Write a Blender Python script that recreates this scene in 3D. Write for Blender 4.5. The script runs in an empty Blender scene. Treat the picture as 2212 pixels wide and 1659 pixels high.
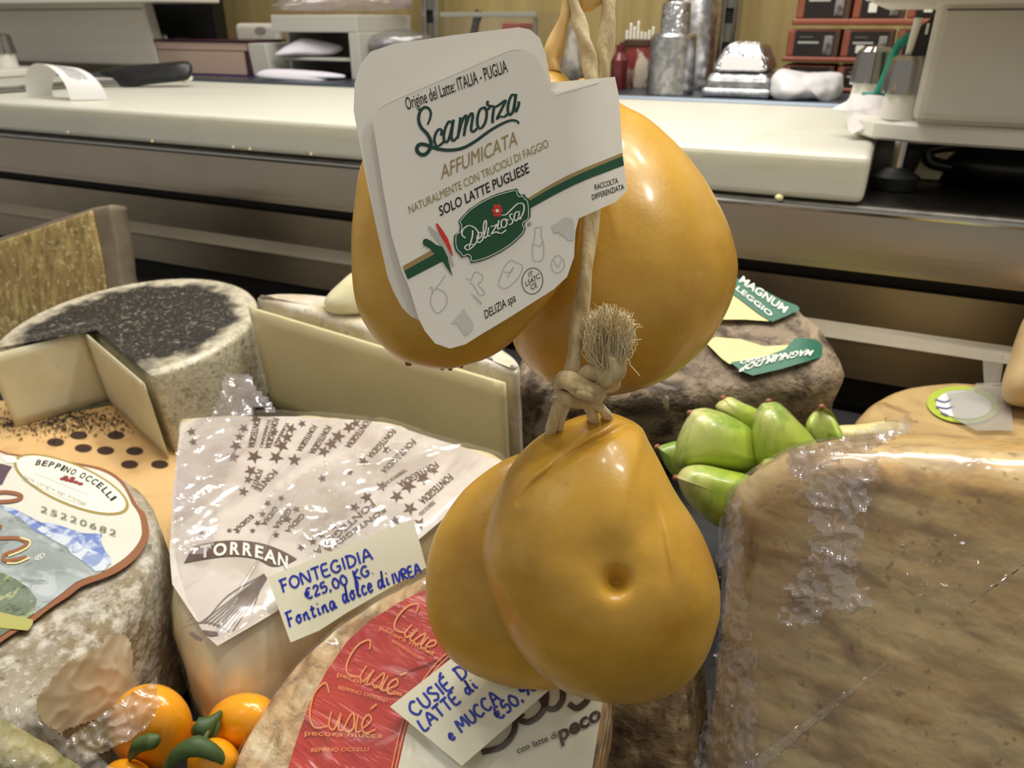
import bpy, bmesh, math, random
import numpy as np
from mathutils import Vector, noise as mnoise
random.seed(4)
SC = bpy.context.scene
COL = SC.collection

# ---------------------------------------------------------------- camera
F, CX, CY = 1650.0, 1106.0, 829.5          # focal length in px of the 2212x1659 frame
YAW, PIT = math.radians(25.4), math.radians(25.4)
CAM = np.array([0.0, 0.0, 1.15])
FW = np.array([-math.sin(YAW) * math.cos(PIT), math.cos(YAW) * math.cos(PIT), -math.sin(PIT)])
RT = np.array([math.cos(YAW), math.sin(YAW), 0.0])
UP = np.cross(RT, FW)
cd = bpy.data.cameras.new('camera'); cam = bpy.data.objects.new('camera', cd); COL.objects.link(cam)
cam.location = CAM
cam.rotation_euler = (math.radians(90) - PIT, 0, YAW)
cd.sensor_width = 36.0; cd.lens = 36.0 * F / 2212.0
cd.clip_start = 0.01
cd.dof.use_dof = True; cd.dof.focus_distance = 0.285; cd.dof.aperture_fstop = 20.0
SC.camera = cam

# ---------------------------------------------------------------- light
w = bpy.data.worlds.new('shop_light'); SC.world = w; w.use_nodes = True
w.node_tree.nodes['Background'].inputs[0].default_value = (1.0, 0.95, 0.86, 1)
w.node_tree.nodes['Background'].inputs[1].default_value = 0.37


def area(name, loc, target, size, power, color=(1, 0.965, 0.90), sy=None):
    l = bpy.data.lights.new(name, 'AREA'); l.energy = power; l.color = color
    l.shape = 'RECTANGLE' if sy else 'DISK'; l.size = size
    if sy: l.size_y = sy
    o = bpy.data.objects.new(name, l); COL.objects.link(o); o.location = loc
    o.rotation_euler = (Vector(target) - Vector(loc)).to_track_quat('-Z', 'Y').to_euler()
    return o


area('ceiling_lamp', (-0.55, 1.05, 2.75), (-0.5, 1.0, 1.0), 1.6, 20, sy=0.5)
area('case_lamp', (-0.15, 0.72, 2.05), (-0.2, 0.45, 0.9), 0.9, 9, sy=0.10)
for k, (x, y, z, e) in enumerate(((.50, .50, 2.0, 3.0), (.05, .30, 2.1, 1.6), (-.55, .35, 2.1, 2.0), (-.95, .55, 2.1, 1.6), (.28, .85, 2.0, 1.6))):
    area('spot_lamp', (x, y, z), (x * .3 - .1, .35, .9), .07, e)
area('front_fill', (-0.9, -0.9, 2.5), (-0.3, 0.4, 0.9), 0.7, 2.0)  # unseen fill light, added to brighten the sides facing the shopper
SC.view_settings.view_transform = 'Standard'; SC.view_settings.look = 'None'
SC.view_settings.gamma = 1.0; SC.view_settings.use_curve_mapping = False
SC.view_settings.exposure = 0.0
SC.cycles.use_denoising = True
SC.cycles.transparent_max_bounces = 16
SC.cycles.sample_clamp_indirect = 6.0


# ---------------------------------------------------------------- pixel <-> place
def ray(px, py): return FW + RT * ((px - CX) / F) + UP * ((CY - py) / F)
def D(px, py, d): return CAM + ray(px, py) * d
def atY(px, py, y): r = ray(px, py); return CAM + r * (y / r[1])
def atZ(px, py, z): r = ray(px, py); return CAM + r * ((z - CAM[2]) / r[2])
def atP(px, py, p0, n): r = ray(px, py); return CAM + r * (np.dot(np.asarray(p0) - CAM, n) / np.dot(r, n))
def nrm(v): v = np.asarray(v, float); return v / np.linalg.norm(v)
def fdepth(p): return float(np.dot(np.asarray(p) - CAM, FW))


def crop(x0, y0, s, pts): return [(x0 + x / s, y0 + y / s) for x, y in pts]


# ---------------------------------------------------------------- materials
def lin(h):
    h = h.lstrip('#'); v = [int(h[i:i + 2], 16) / 255 for i in (0, 2, 4)]
    return tuple(c / 12.92 if c <= 0.04045 else ((c + 0.055) / 1.055) ** 2.4 for c in v) + (1.0,)


def strip(name, top, bot, surf, mat, parent, k=24):
    a = resample(np.array(top, float), k, False); b = resample(np.array(bot, float), k, False)
    V = []
    for p, q in zip(a, b): V += [surf(*p), surf(*q)]
    return mesh(name, V, [(2 * i, 2 * i + 1, 2 * i + 3, 2 * i + 2) for i in range(k - 1)], mat, parent, smooth=False)


def M(name, base, rough=0.5, layers=(), bump=(), sss=0, ssr=(1, .5, .2), metal=0, spec=0.5, coat=0, alpha=1, attr=None, aniso=0, sheen=0, attr_last=0, layers2=(), sscale=.008):
    m = bpy.data.materials.new(name); m.use_nodes = True
    nt = m.node_tree; N = nt.nodes; L = nt.links; b = N['Principled BSDF']
    tc = N.new('ShaderNodeTexCoord')

    def tex(scale, stretch=(1, 1, 1), detail=5, kind='noise', dist=0.0, rot=(0, 0, 0), rgh=0.6):
        mp = N.new('ShaderNodeMapping'); mp.inputs['Scale'].default_value = stretch; mp.inputs['Rotation'].default_value = rot
        L.new(tc.outputs['Object'], mp.inputs[0])
        if kind == 'voronoi':
            t = N.new('ShaderNodeTexVoronoi'); t.inputs['Scale'].default_value = scale; L.new(mp.outputs[0], t.inputs['Vector'])
            return t.outputs['Distance']
        if kind == 'wave':
            t = N.new('ShaderNodeTexWave'); t.inputs['Scale'].default_value = scale; t.inputs['Distortion'].default_value = dist
            t.inputs['Detail'].default_value = 3; L.new(mp.outputs[0], t.inputs['Vector']); return t.outputs['Fac']
        t = N.new('ShaderNodeTexNoise'); t.inputs['Scale'].default_value = scale; t.inputs['Detail'].default_value = detail
        t.inputs['Distortion'].default_value = dist; t.inputs['Roughness'].default_value = rgh
        if kind == 'ridge': t.noise_type = 'RIDGED_MULTIFRACTAL'
        L.new(mp.outputs[0], t.inputs['Vector'])
        return t.outputs['Fac']
    prev = None
    c0 = lin(base)
    rgb = N.new('ShaderNodeRGB'); rgb.outputs[0].default_value = c0; prev = rgb.outputs[0]
    def mix_attr(prev):
        at = N.new('ShaderNodeAttribute'); at.attribute_name = 't'
        mx = N.new('ShaderNodeMix'); mx.data_type = 'RGBA'; L.new(at.outputs['Fac'], mx.inputs[0])
        L.new(prev, mx.inputs[6]); mx.inputs[7].default_value = lin(attr); return mx.outputs[2]
    if attr and not attr_last: prev = mix_attr(prev)
    for ly in list(layers) + [None] + list(layers2):
        if ly is None:
            if attr and attr_last: prev = mix_attr(prev)
            continue
        f = tex(ly['s'], ly.get('st', (1, 1, 1)), ly.get('d', 5), ly.get('k', 'noise'), ly.get('di', 0), ly.get('rot', (0, 0, 0)), ly.get('rg', .6))
        mr = N.new('ShaderNodeMapRange'); mr.inputs[1].default_value = ly['r'][0]; mr.inputs[2].default_value = ly['r'][1]
        mr.inputs[4].default_value = ly.get('a', 1)
        L.new(f, mr.inputs[0])
        mx = N.new('ShaderNodeMix'); mx.data_type = 'RGBA'; L.new(mr.outputs[0], mx.inputs[0])
        L.new(prev, mx.inputs[6]); mx.inputs[7].default_value = lin(ly['c']); prev = mx.outputs[2]
    L.new(prev, b.inputs['Base Color'])
    b.inputs['Roughness'].default_value = rough; b.inputs['Metallic'].default_value = metal
    b.inputs['Specular IOR Level'].default_value = spec
    b.inputs['Coat Weight'].default_value = coat; b.inputs['Coat Roughness'].default_value = 0.12
    b.inputs['Alpha'].default_value = alpha
    if sheen: b.inputs['Sheen Weight'].default_value = sheen
    if aniso: b.inputs['Anisotropic'].default_value = aniso
    if sss:
        b.inputs['Subsurface Weight'].default_value = sss; b.inputs['Subsurface Radius'].default_value = ssr
        b.inputs['Subsurface Scale'].default_value = sscale
    pb = None
    for bp in bump:
        f = tex(bp['s'], bp.get('st', (1, 1, 1)), bp.get('d', 4), bp.get('k', 'noise'), bp.get('di', 0), bp.get('rot', (0, 0, 0)))
        bn = N.new('ShaderNodeBump'); bn.inputs['Strength'].default_value = bp.get('f', .5); bn.inputs['Distance'].default_value = bp.get('h', .002)
        L.new(f, bn.inputs['Height'])
        if pb: L.new(pb, bn.inputs['Normal'])
        pb = bn.outputs[0]
    if pb: L.new(pb, b.inputs['Normal'])
    return m


def film(name, tint='#ffffff', cover=0.05, gloss=0.5, scale=45, st=(1, 1, 1), h=.004, rough=.12, haze='#e8e2e6', rot=(0, 0, 0), lo=.2):
    m = bpy.data.materials.new(name); m.use_nodes = True
    nt = m.node_tree; N = nt.nodes; L = nt.links; N.remove(N['Principled BSDF']); out = N['Material Output']
    tr = N.new('ShaderNodeBsdfTransparent'); tr.inputs[0].default_value = lin(tint)
    gl = N.new('ShaderNodeBsdfGlossy'); gl.inputs['Roughness'].default_value = rough
    df = N.new('ShaderNodeBsdfDiffuse'); df.inputs[0].default_value = lin(haze)
    tc = N.new('ShaderNodeTexCoord'); mp = N.new('ShaderNodeMapping'); mp.inputs['Scale'].default_value = st; mp.inputs['Rotation'].default_value = rot
    L.new(tc.outputs['Object'], mp.inputs[0])
    t = N.new('ShaderNodeTexNoise'); t.noise_type = 'RIDGED_MULTIFRACTAL'; t.inputs['Scale'].default_value = scale
    t.inputs['Detail'].default_value = 6; t.inputs['Distortion'].default_value = 1.2; t.inputs['Lacunarity'].default_value = 2.6; L.new(mp.outputs[0], t.inputs['Vector'])
    bn = N.new('ShaderNodeBump'); bn.inputs['Strength'].default_value = 1; bn.inputs['Distance'].default_value = h
    L.new(t.outputs['Fac'], bn.inputs['Height']); L.new(bn.outputs[0], gl.inputs['Normal'])
    fr = N.new('ShaderNodeLayerWeight'); fr.inputs[0].default_value = .35
    mr = N.new('ShaderNodeMapRange'); mr.inputs[3].default_value = gloss * .25; mr.inputs[4].default_value = gloss
    L.new(fr.outputs['Facing'], mr.inputs[0])
    n2 = N.new('ShaderNodeTexNoise'); n2.inputs['Scale'].default_value = scale * .35; L.new(mp.outputs[0], n2.inputs['Vector'])
    m2 = N.new('ShaderNodeMapRange'); m2.inputs[1].default_value = .46; m2.inputs[2].default_value = .66
    m2.inputs[3].default_value = cover * lo; m2.inputs[4].default_value = cover; L.new(n2.outputs['Fac'], m2.inputs[0])
    a = N.new('ShaderNodeMixShader'); L.new(m2.outputs[0], a.inputs[0]); L.new(tr.outputs[0], a.inputs[1]); L.new(df.outputs[0], a.inputs[2])
    c = N.new('ShaderNodeMixShader'); L.new(mr.outputs[0], c.inputs[0]); L.new(a.outputs[0], c.inputs[1]); L.new(gl.outputs[0], c.inputs[2])
    L.new(c.outputs[0], out.inputs[0])
    return m


# ---------------------------------------------------------------- objects
ON_DECK = False                                     # while True, meshes end on the sloping deck
def wloc(o):
    p = np.zeros(3)
    while o: p = p + np.array(o.location); o = o.parent
    return p


def tag(o, label=None, cat=None, group=None, kind=None):
    if label: o['label'] = label
    if cat: o['category'] = cat
    if group: o['group'] = group
    if kind: o['kind'] = kind
    return o


def thing(name, label, cat, loc, group=None):
    o = bpy.data.objects.new(name, None); COL.objects.link(o); o.location = loc; o.empty_display_size = .02
    return tag(o, label, cat, group)


def mesh(name, V, Fs, mat, parent=None, smooth=True, attr=None, label=None, solid=0, bevel=0, sub=0):
    V = np.array(V, float)
    if ON_DECK: V[:, 2] = np.maximum(V[:, 2], .7312 + .1 * V[:, 1])
    if parent is not None: org = wloc(parent)
    else: org = np.array([(V[:, 0].min() + V[:, 0].max()) / 2, (V[:, 1].min() + V[:, 1].max()) / 2, V[:, 2].min()])
    me = bpy.data.meshes.new(name); me.from_pydata([tuple(v) for v in V - org], [], [tuple(f) for f in Fs])
    if attr is not None:
        a = me.attributes.new('t', 'FLOAT', 'POINT'); a.data.foreach_set('value', np.asarray(attr, np.float32))
    bm = bmesh.new(); bm.from_mesh(me); bmesh.ops.recalc_face_normals(bm, faces=bm.faces); bm.to_mesh(me); bm.free()
    me.materials.append(mat)
    if smooth: me.polygons.foreach_set('use_smooth', [True] * len(me.polygons))
    o = bpy.data.objects.new(name, me); COL.objects.link(o)
    if parent is not None: o.parent = parent
    else: o.location = org
    if solid:
        md = o.modifiers.new('thickness', 'SOLIDIFY'); md.thickness = solid; md.offset = 0
    if solid:
        md = o.modifiers.new('crisp', 'EDGE_SPLIT'); md.split_angle = 1.0
    if bevel:
        md = o.modifiers.new('edge', 'BEVEL'); md.width = bevel; md.segments = 3; md.limit_method = 'ANGLE'
    if sub:
        md = o.modifiers.new('smooth', 'SUBSURF'); md.levels = sub; md.render_levels = sub
    if label: o['label'] = label
    return o


def flat(o):                                        # crisp edges by angle
    o.data.set_sharp_from_angle(angle=math.radians(32)); return o


def cat(pts, n=8, closed=False):                    # Catmull-Rom through 2D/3D points
    P = [np.asarray(p, float) for p in pts]; out = []
    K = len(P)
    for i in range(K if closed else K - 1):
        if closed: p0, p1, p2, p3 = P[i - 1], P[i], P[(i + 1) % K], P[(i + 2) % K]
        else: p0, p1, p2, p3 = P[max(i - 1, 0)], P[i], P[i + 1], P[min(i + 2, K - 1)]
        for j in range(n):
            t = j / n
            out.append(.5 * (2 * p1 + (p2 - p0) * t + (2 * p0 - 5 * p1 + 4 * p2 - p3) * t * t + (3 * p1 - p0 - 3 * p2 + p3) * t ** 3))
    if not closed: out.append(P[-1])
    return np.array(out)


def resample(P, n, closed=True):
    P = np.asarray(P); Q = np.vstack([P, P[:1]]) if closed else P
    s = np.concatenate([[0], np.cumsum(np.linalg.norm(np.diff(Q, axis=0), axis=1))])
    t = np.linspace(0, s[-1], n, endpoint=not closed)
    return np.stack([np.interp(t, s, Q[:, k]) for k in range(Q.shape[1])], 1)


def nz(p, f, seed=0): return mnoise.noise(Vector((p[0] * f + seed, p[1] * f - seed, p[2] * f + 2 * seed)))


def blob(name, outline, d, T, c, mat, parent=None, n=120, m=44, dfun=None, amp=0, fr=40, attr=None, pw=1.0, back=None, label=None, closed_smooth=True):
    """rounded solid whose outline seen from the front is 'outline' (px), centred at depth d with half thickness T"""
    O = cat(outline, 10, True) if closed_smooth else np.array(outline, float)
    O = resample(O, n); c = np.array(c, float); back = back or T
    V = []; A = []
    for i in range(m + 1):
        ph = math.pi * i / m; s = max(math.sin(ph), 0) ** pw; co = math.cos(ph)
        rows = [c] if i in (0, m) else [c + (p - c) * s for p in O]
        for q in rows:
            dd = d - (T if co > 0 else back) * co
            if dfun is not None and co > -.05: dd += dfun(q[0], q[1]) * min(1, (co + .05) * 3)
            v = D(q[0], q[1], dd)
            if amp: v = v + nrm(v - D(c[0], c[1], d)) * amp * (nz(v, fr) + .5 * nz(v, fr * 2.3, 7))
            V.append(v)
            if attr: A.append(attr(q[0], q[1]))
    Fs = []
    for j in range(n): Fs.append((0, 1 + j, 1 + (j + 1) % n))
    for i in range(m - 2):
        for j in range(n):
            a = 1 + i * n + j; b = 1 + i * n + (j + 1) % n; Fs.append((a, a + n, b + n, b))
    e = len(V) - 1; k = 1 + (m - 2) * n
    for j in range(n): Fs.append((e, k + (j + 1) % n, k + j))
    return mesh(name, V, Fs, mat, parent, attr=A if attr else None, label=label)


def loft(name, O2, levels, frame, mat, parent=None, amp=0, fr=30, seed=0, c=(0, 0), attr=None, label=None, capn=8, edge=None):
    """closed solid: outline O2 (n x 2), levels = [(inset, w)] from the top centre rim downwards, frame(u,v,w)->place"""
    O = np.asarray(O2, float); n = len(O); c = np.asarray(c, float)
    tan = np.roll(O, -1, 0) - np.roll(O, 1, 0); nor = np.stack([tan[:, 1], -tan[:, 0]], 1)
    nor /= np.linalg.norm(nor, axis=1)[:, None] + 1e-12
    if np.sum((O - c) * nor) < 0: nor = -nor
    if edge is not None: nor = nor * np.asarray(edge)[:, None]
    rings = []
    ins0, w0 = levels[0]
    base = O - nor * ins0
    for k in range(1, capn): rings.append((c + (base - c) * (k / capn), w0))
    for ins, w_ in levels: rings.append((O - nor * ins, w_))
    insl, wl = levels[-1]; bl = O - nor * insl
    V = [frame(c[0], c[1], w0)]
    for P, w_ in rings: V += [frame(p[0], p[1], w_) for p in P]
    V.append(frame(c[0], c[1], wl)); R = len(rings)
    Fs = [(0, 1 + j, 1 + (j + 1) % n) for j in range(n)]
    for i in range(R - 1):
        for j in range(n):
            a = 1 + i * n + j; b = 1 + i * n + (j + 1) % n; Fs.append((a, a + n, b + n, b))
    k = 1 + (R - 1) * n; Fs += [(len(V) - 1, k + (j + 1) % n, k + j) for j in range(n)]
    V = np.array(V)
    if amp:
        ctr = V.mean(0)
        zr = V[:, 2].min() + .004
        V = np.array([v if v[2] < zr else v + nrm(v - ctr) * amp * (nz(v, fr, seed) + .5 * nz(v, fr * 2.2, seed + 5) + .3 * nz(v, fr * 5, seed + 9)) for v in V])
    A = [attr(v) for v in V] if attr else None
    return mesh(name, V, Fs, mat, parent, attr=A, label=label)


def rnd(h, r, k=5, r2=None):                        # rounded rim profile, total height h
    r2 = r if r2 is None else r2
    L = [(r - r * math.sin(a * math.pi / 2 / k), -(r - r * math.cos(a * math.pi / 2 / k))) for a in range(k + 1)]
    steps = 6
    L += [(0, -r - (h - r - r2) * i / steps) for i in range(1, steps)]
    L += [(r2 - r2 * math.cos(a * math.pi / 2 / k), -(h - r2) - r2 * math.sin(a * math.pi / 2 / k)) for a in range(k + 1)]
    return L


def sheet(name, outline, surf, mat, parent, smooth=True, solid=0, label=None, sm=False, rings=6, amp=0, fr=60, c=None):
    """flat piece: outline in px, laid on surf(px,py)"""
    O = cat(outline, 6, True) if sm else np.array(outline, float)
    O = resample(O, max(48, len(O))) if sm or len(O) < 40 else O
    if not sm:                                       # keep the corners
        Q = []
        P = np.array(outline, float)
        for i in range(len(P)):
            a, b = P[i], P[(i + 1) % len(P)]; k = max(1, int(np.linalg.norm(b - a) / 14))
            Q += [a + (b - a) * j / k for j in range(k)]
        O = np.array(Q)
    c = np.array(c if c is not None else O.mean(0)); n = len(O); V = [surf(*c)]
    for k in range(1, rings + 1): V += [surf(*(c + (p - c) * k / rings)) for p in O]
    if amp: V = [v + nrm(CAM - v) * amp * nz(v, fr) for v in V]
    Fs = [(0, 1 + j, 1 + (j + 1) % n) for j in range(n)]
    for i in range(rings - 1):
        for j in range(n):
            a = 1 + i * n + j; b = 1 + i * n + (j + 1) % n; Fs.append((a, a + n, b + n, b))
    return mesh(name, V, Fs, mat, parent, smooth=smooth, solid=solid, label=label)


def inpoly(P, x, y):
    c = False; n = len(P); j = n - 1
    for i in range(n):
        if (P[i][1] > y) != (P[j][1] > y) and x < (P[j][0] - P[i][0]) * (y - P[i][1]) / (P[j][1] - P[i][1]) + P[i][0]: c = not c
        j = i
    return c


def crinkle(name, outline, surf, mat, parent, step=6, amp=.003, fr=70, st=(1, 1, 1), ragged=8, seed=0, label=None):
    """crumpled thin film: a fine grid inside the px outline, creased for real"""
    O = cat(outline, 6, True); x0, y0 = O.min(0) - 10; x1, y1 = O.max(0) + 10
    nx, ny = int((x1 - x0) / step), int((y1 - y0) / step); V = []; ok = []; idx = {}
    for j in range(ny + 1):
        for i in range(nx + 1):
            x, y = x0 + i * step, y0 + j * step
            wx = ragged * mnoise.noise(Vector((x * .045, y * .045, seed))); wy = ragged * mnoise.noise(Vector((x * .045, y * .045, seed + 9)))
            if not inpoly(O, x + wx, y + wy): continue
            p = surf(x, y); q = np.array(p) * np.array(st)
            h = (1 - abs(nz(q, fr, seed))) ** 2 * .6 + (1 - abs(nz(q, fr * 2.3, seed + 3))) ** 3 * .4 + .15 * nz(q, fr * 5, seed + 5)
            idx[(i, j)] = len(V); V.append(p + nrm(CAM - p) * amp * h)
    Fs = [(idx[(i, j)], idx[(i + 1, j)], idx[(i + 1, j + 1)], idx[(i, j + 1)]) for (i, j) in idx if (i + 1, j) in idx and (i, j + 1) in idx and (i + 1, j + 1) in idx]
    return mesh(name, V, Fs, mat, parent, label=label)


def polyfill(name, polys, surf, mat, parent, label=None):
    """print: simple polygons in px (fan from own centre)"""
    V = []; Fs = []
    for P in polys:
        P = np.array(P, float); c = P.mean(0); k = len(V); n = len(P)
        V.append(surf(*c)); V += [surf(*p) for p in P]
        Fs += [(k, k + 1 + j, k + 1 + (j + 1) % n) for j in range(n)]
    return mesh(name, V, Fs, mat, parent, smooth=False, label=label)


def ribbons(name, strokes, width, surf, mat, parent, label=None, n=6, closed=False, taper=0):
    V = []; Fs = []
    for st in strokes:
        if len(st) == 1: st = [st[0], (st[0][0] + .8, st[0][1] + .8)]
        P = cat(st, n) if len(st) > 2 else np.array([np.array(st[0]) * (1 - t) + np.array(st[1]) * t for t in np.linspace(0, 1, 5)])
        K = len(P); T = np.gradient(P, axis=0); Nn = np.stack([-T[:, 1], T[:, 0]], 1); Nn /= np.linalg.norm(Nn, axis=1)[:, None] + 1e-9
        k0 = len(V)
        for i in range(K):
            wd = width * (1 - taper + taper * math.sin(math.pi * (i + .6) / (K + .2)))
            if taper < 0: wd = width * (.62 + .38 * abs(Nn[i, 0]))     # pen: broad down strokes, thin cross strokes
            for s in (-.5, .5): V.append(surf(*(P[i] + Nn[i] * wd * s)))
        Fs += [(k0 + 2 * i, k0 + 2 * i + 1, k0 + 2 * i + 3, k0 + 2 * i + 2) for i in range(K - 1)]
    return mesh(name, V, Fs, mat, parent, smooth=False, label=label)


_txt = {}


def glyphs(s, bold=0.0):
    if (s, bold) not in _txt:
        cu = bpy.data.curves.new('t', 'FONT'); cu.body = s; cu.size = 1; cu.offset = bold; cu.resolution_u = 3
        o = bpy.data.objects.new('t', cu); COL.objects.link(o)
        dg = bpy.context.evaluated_depsgraph_get(); me = bpy.data.meshes.new_from_object(o.evaluated_get(dg))
        V = np.array([v.co[:2] for v in me.vertices]); Fs = [tuple(p.vertices) for p in me.polygons]
        bpy.data.objects.remove(o); bpy.data.curves.remove(cu); bpy.data.meshes.remove(me)
        _txt[(s, bold)] = (V, Fs)
    return _txt[(s, bold)]


def text(name, rows, surf, mat, parent, bold=0.0, label=None):
    """rows = [(string, start px, end px, cap height vector px, sag)]"""
    AV = []; AF = []
    for row in rows:
        s, a, b, hv = row[:4]; sag = row[4] if len(row) > 4 else 0
        V, Fs = glyphs(s, bold); x0, x1 = V[:, 0].min(), V[:, 0].max()
        a = np.array(a, float); b = np.array(b, float); hv = np.array(hv, float); k = len(AV)
        for u, v in V:
            t = (u - x0) / (x1 - x0); p = a + (b - a) * t + hv * (v / .73) + hv / np.linalg.norm(hv) * (sag * 4 * t * (1 - t))
            AV.append(surf(*p))
        AF += [tuple(k + i for i in f) for f in Fs]
    return mesh(name, AV, AF, mat, parent, smooth=False, label=label)


# single-stroke pen alphabet for the hand-written cards
PEN = {
    'A': (.7, [[(0, 0), (.35, 1), (.7, 0)], [(.15, .38), (.58, .38)]]), 'C': (.65, [[(.62, .85), (.35, 1), (.05, .7), (.02, .35), (.25, 0), (.62, .12)]]),
    'D': (.65, [[(.05, 0), (.08, 1)], [(-.05, .98), (.4, .9), (.65, .5), (.45, .1), (0, 0)]]), 'E': (.55, [[(.5, 1), (.05, .95), (.05, .05), (.55, 0)], [(.05, .5), (.45, .52)]]),
    'F': (.55, [[(.1, -.05), (.1, .95)], [(-.05, .98), (.55, 1)], [(.1, .5), (.45, .52)]]), 'G': (.7, [[(.62, .85), (.35, 1), (.05, .7), (.03, .3), (.3, 0), (.62, .15), (.64, .45)], [(.4, .45), (.68, .45)]]),
    'I': (.2, [[(.1, 0), (.1, 1)]]), 'K': (.6, [[(.08, 0), (.08, 1)], [(.55, 1), (.1, .45), (.6, 0)]]), 'L': (.5, [[(.1, 1), (.05, .05), (.5, 0)]]),
    'M': (.85, [[(0, 0), (.12, 1), (.42, .35), (.72, 1), (.85, 0)]]), 'N': (.7, [[(.03, 0), (.05, 1), (.6, .02), (.65, 1)]]), 'O': (.7, [[(.35, 1), (.05, .75), (.03, .3), (.3, 0), (.62, .25), (.65, .7), (.35, 1)]]),
    'R': (.6, [[(.05, 0), (.05, 1), (.45, .95), (.5, .65), (.1, .48), (.58, 0)]]), 'S': (.55, [[(.5, .9), (.25, 1), (.05, .8), (.25, .55), (.5, .3), (.3, 0), (0, .1)]]),
    'T': (.6, [[(.3, 0), (.3, 1)], [(-.02, .98), (.62, 1)]]), 'U': (.65, [[(.05, 1), (.05, .25), (.3, 0), (.58, .25), (.6, 1)]]), 'V': (.6, [[(0, 1), (.3, 0), (.6, 1)]]),
    '0': (.6, [[(.3, 1), (.03, .6), (.15, .05), (.45, .05), (.58, .5), (.3, 1)]]), '2': (.55, [[(.03, .75), (.25, 1), (.5, .75), (.05, .05), (.55, .05)]]), '5': (.55, [[(.5, 1), (.12, .95), (.08, .55), (.4, .6), (.52, .3), (.3, 0), (0, .08)]]),
    '9': (.55, [[(.5, .8), (.25, 1), (.05, .7), (.3, .5), (.5, .8), (.5, .3), (.3, 0)]]), '€': (.65, [[(.6, .9), (.35, 1), (.1, .6), (.12, .25), (.35, 0), (.6, .1)], [(-.05, .6), (.45, .62)], [(-.05, .38), (.4, .4)]]),
    ',': (.25, [[(.12, .08), (.05, -.2)]]), '.': (.25, [[(.1, .02), (.16, .06)]]), ' ': (.35, []), "'": (.2, [[(.05, .9), (.2, 1.1)]]),
    'a': (.55, [[(.42, .5), (.15, .55), (.03, .2), (.2, 0), (.42, .45), (.42, .05), (.58, .1)]]), 'c': (.42, [[(.4, .45), (.2, .55), (.04, .25), (.2, 0), (.45, .12)]]), 'd': (.58, [[(.42, .45), (.15, .5), (.04, .2), (.22, 0), (.44, .5), (.5, 1.05), (.45, .05), (.6, .08)]]),
    'e': (.45, [[(.05, .25), (.4, .35), (.25, .55), (.05, .3), (.2, 0), (.46, .12)]]), 'i': (.25, [[(.08, .5), (.1, .05), (.24, .08)], [(.12, .75), (.16, .8)]]), 'l': (.35, [[(.05, .1), (.3, .8), (.2, 1.05), (.1, .7), (.15, .05), (.35, .1)]]),
    'm': (.75, [[(.04, 0), (.06, .5)], [(.06, .3), (.25, .52), (.32, 0)], [(.32, .3), (.55, .52), (.6, .02), (.75, .08)]]), 'n': (.5, [[(.04, 0), (.06, .5)], [(.06, .3), (.3, .52), (.38, .02), (.5, .08)]]), 'o': (.5, [[(.25, .52), (.04, .3), (.2, 0), (.42, .2), (.25, .52), (.5, .45)]]),
    't': (.4, [[(.2, .8), (.15, .05), (.38, .08)], [(0, .55), (.4, .58)]]), 'É': (.55, [[(.5, 1), (.05, .95), (.05, .05), (.55, 0)], [(.05, .5), (.45, .52)], [(.2, 1.15), (.5, 1.35)]]),
}


def pen(rows):
    """rows = [(string, start px, end px, cap height vector)] -> strokes in px"""
    out = []
    for s, a, b, hv in rows:
        tot = sum(PEN[ch][0] + .16 for ch in s) - .16
        a = np.array(a, float); ux = (np.array(b, float) - a) / tot; hv = np.array(hv, float); x = 0
        for ch in s:
            wd, sts = PEN[ch]
            for st in sts: out.append([tuple(a + ux * (x + u) + hv * v) for u, v in st])
            x += wd + .16
    return out


def tube(name, P, radii, mat, parent, n=14, sub=6, twist=0, lobes=0, label=None):
    P = cat(P, sub); K = len(P); r = np.interp(np.linspace(0, 1, K), np.linspace(0, 1, len(radii)), radii)
    T = np.gradient(P, axis=0); V = []; ref = nrm(np.cross(nrm(T[0]), FW))
    for i in range(K):
        t = nrm(T[i]); ref = nrm(ref - t * np.dot(ref, t)); b = np.cross(t, ref)
        for j in range(n):
            a = 2 * math.pi * j / n; rr = r[i] * (1 + (.16 * math.cos(lobes * (a + twist * i / K)) if lobes else 0))
            V.append(P[i] + (ref * math.cos(a) + b * math.sin(a)) * rr)
    Fs = [(i * n + j, i * n + (j + 1) % n, (i + 1) * n + (j + 1) % n, (i + 1) * n + j) for i in range(K - 1) for j in range(n)]
    Fs += [tuple(range(n))[::-1], tuple((K - 1) * n + j for j in range(n))]
    return mesh(name, V, Fs, mat, parent, label=label)


def box(name, x0, x1, y0, y1, z0, z1, mat, parent=None, bevel=.002, label=None, tx=0):
    V = [(x, y, z) for z in (z0, z1) for y in (y0, y1) for x in (x0, x1)]
    if tx: V = [(v[0] + (tx if v[2] == z1 else 0), v[1], v[2]) for v in V]
    Fs = [(0, 1, 3, 2), (4, 6, 7, 5), (0, 4, 5, 1), (2, 3, 7, 6), (0, 2, 6, 4), (1, 5, 7, 3)]
    return mesh(name, V, Fs, mat, parent, smooth=False, bevel=bevel, label=label)


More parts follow.
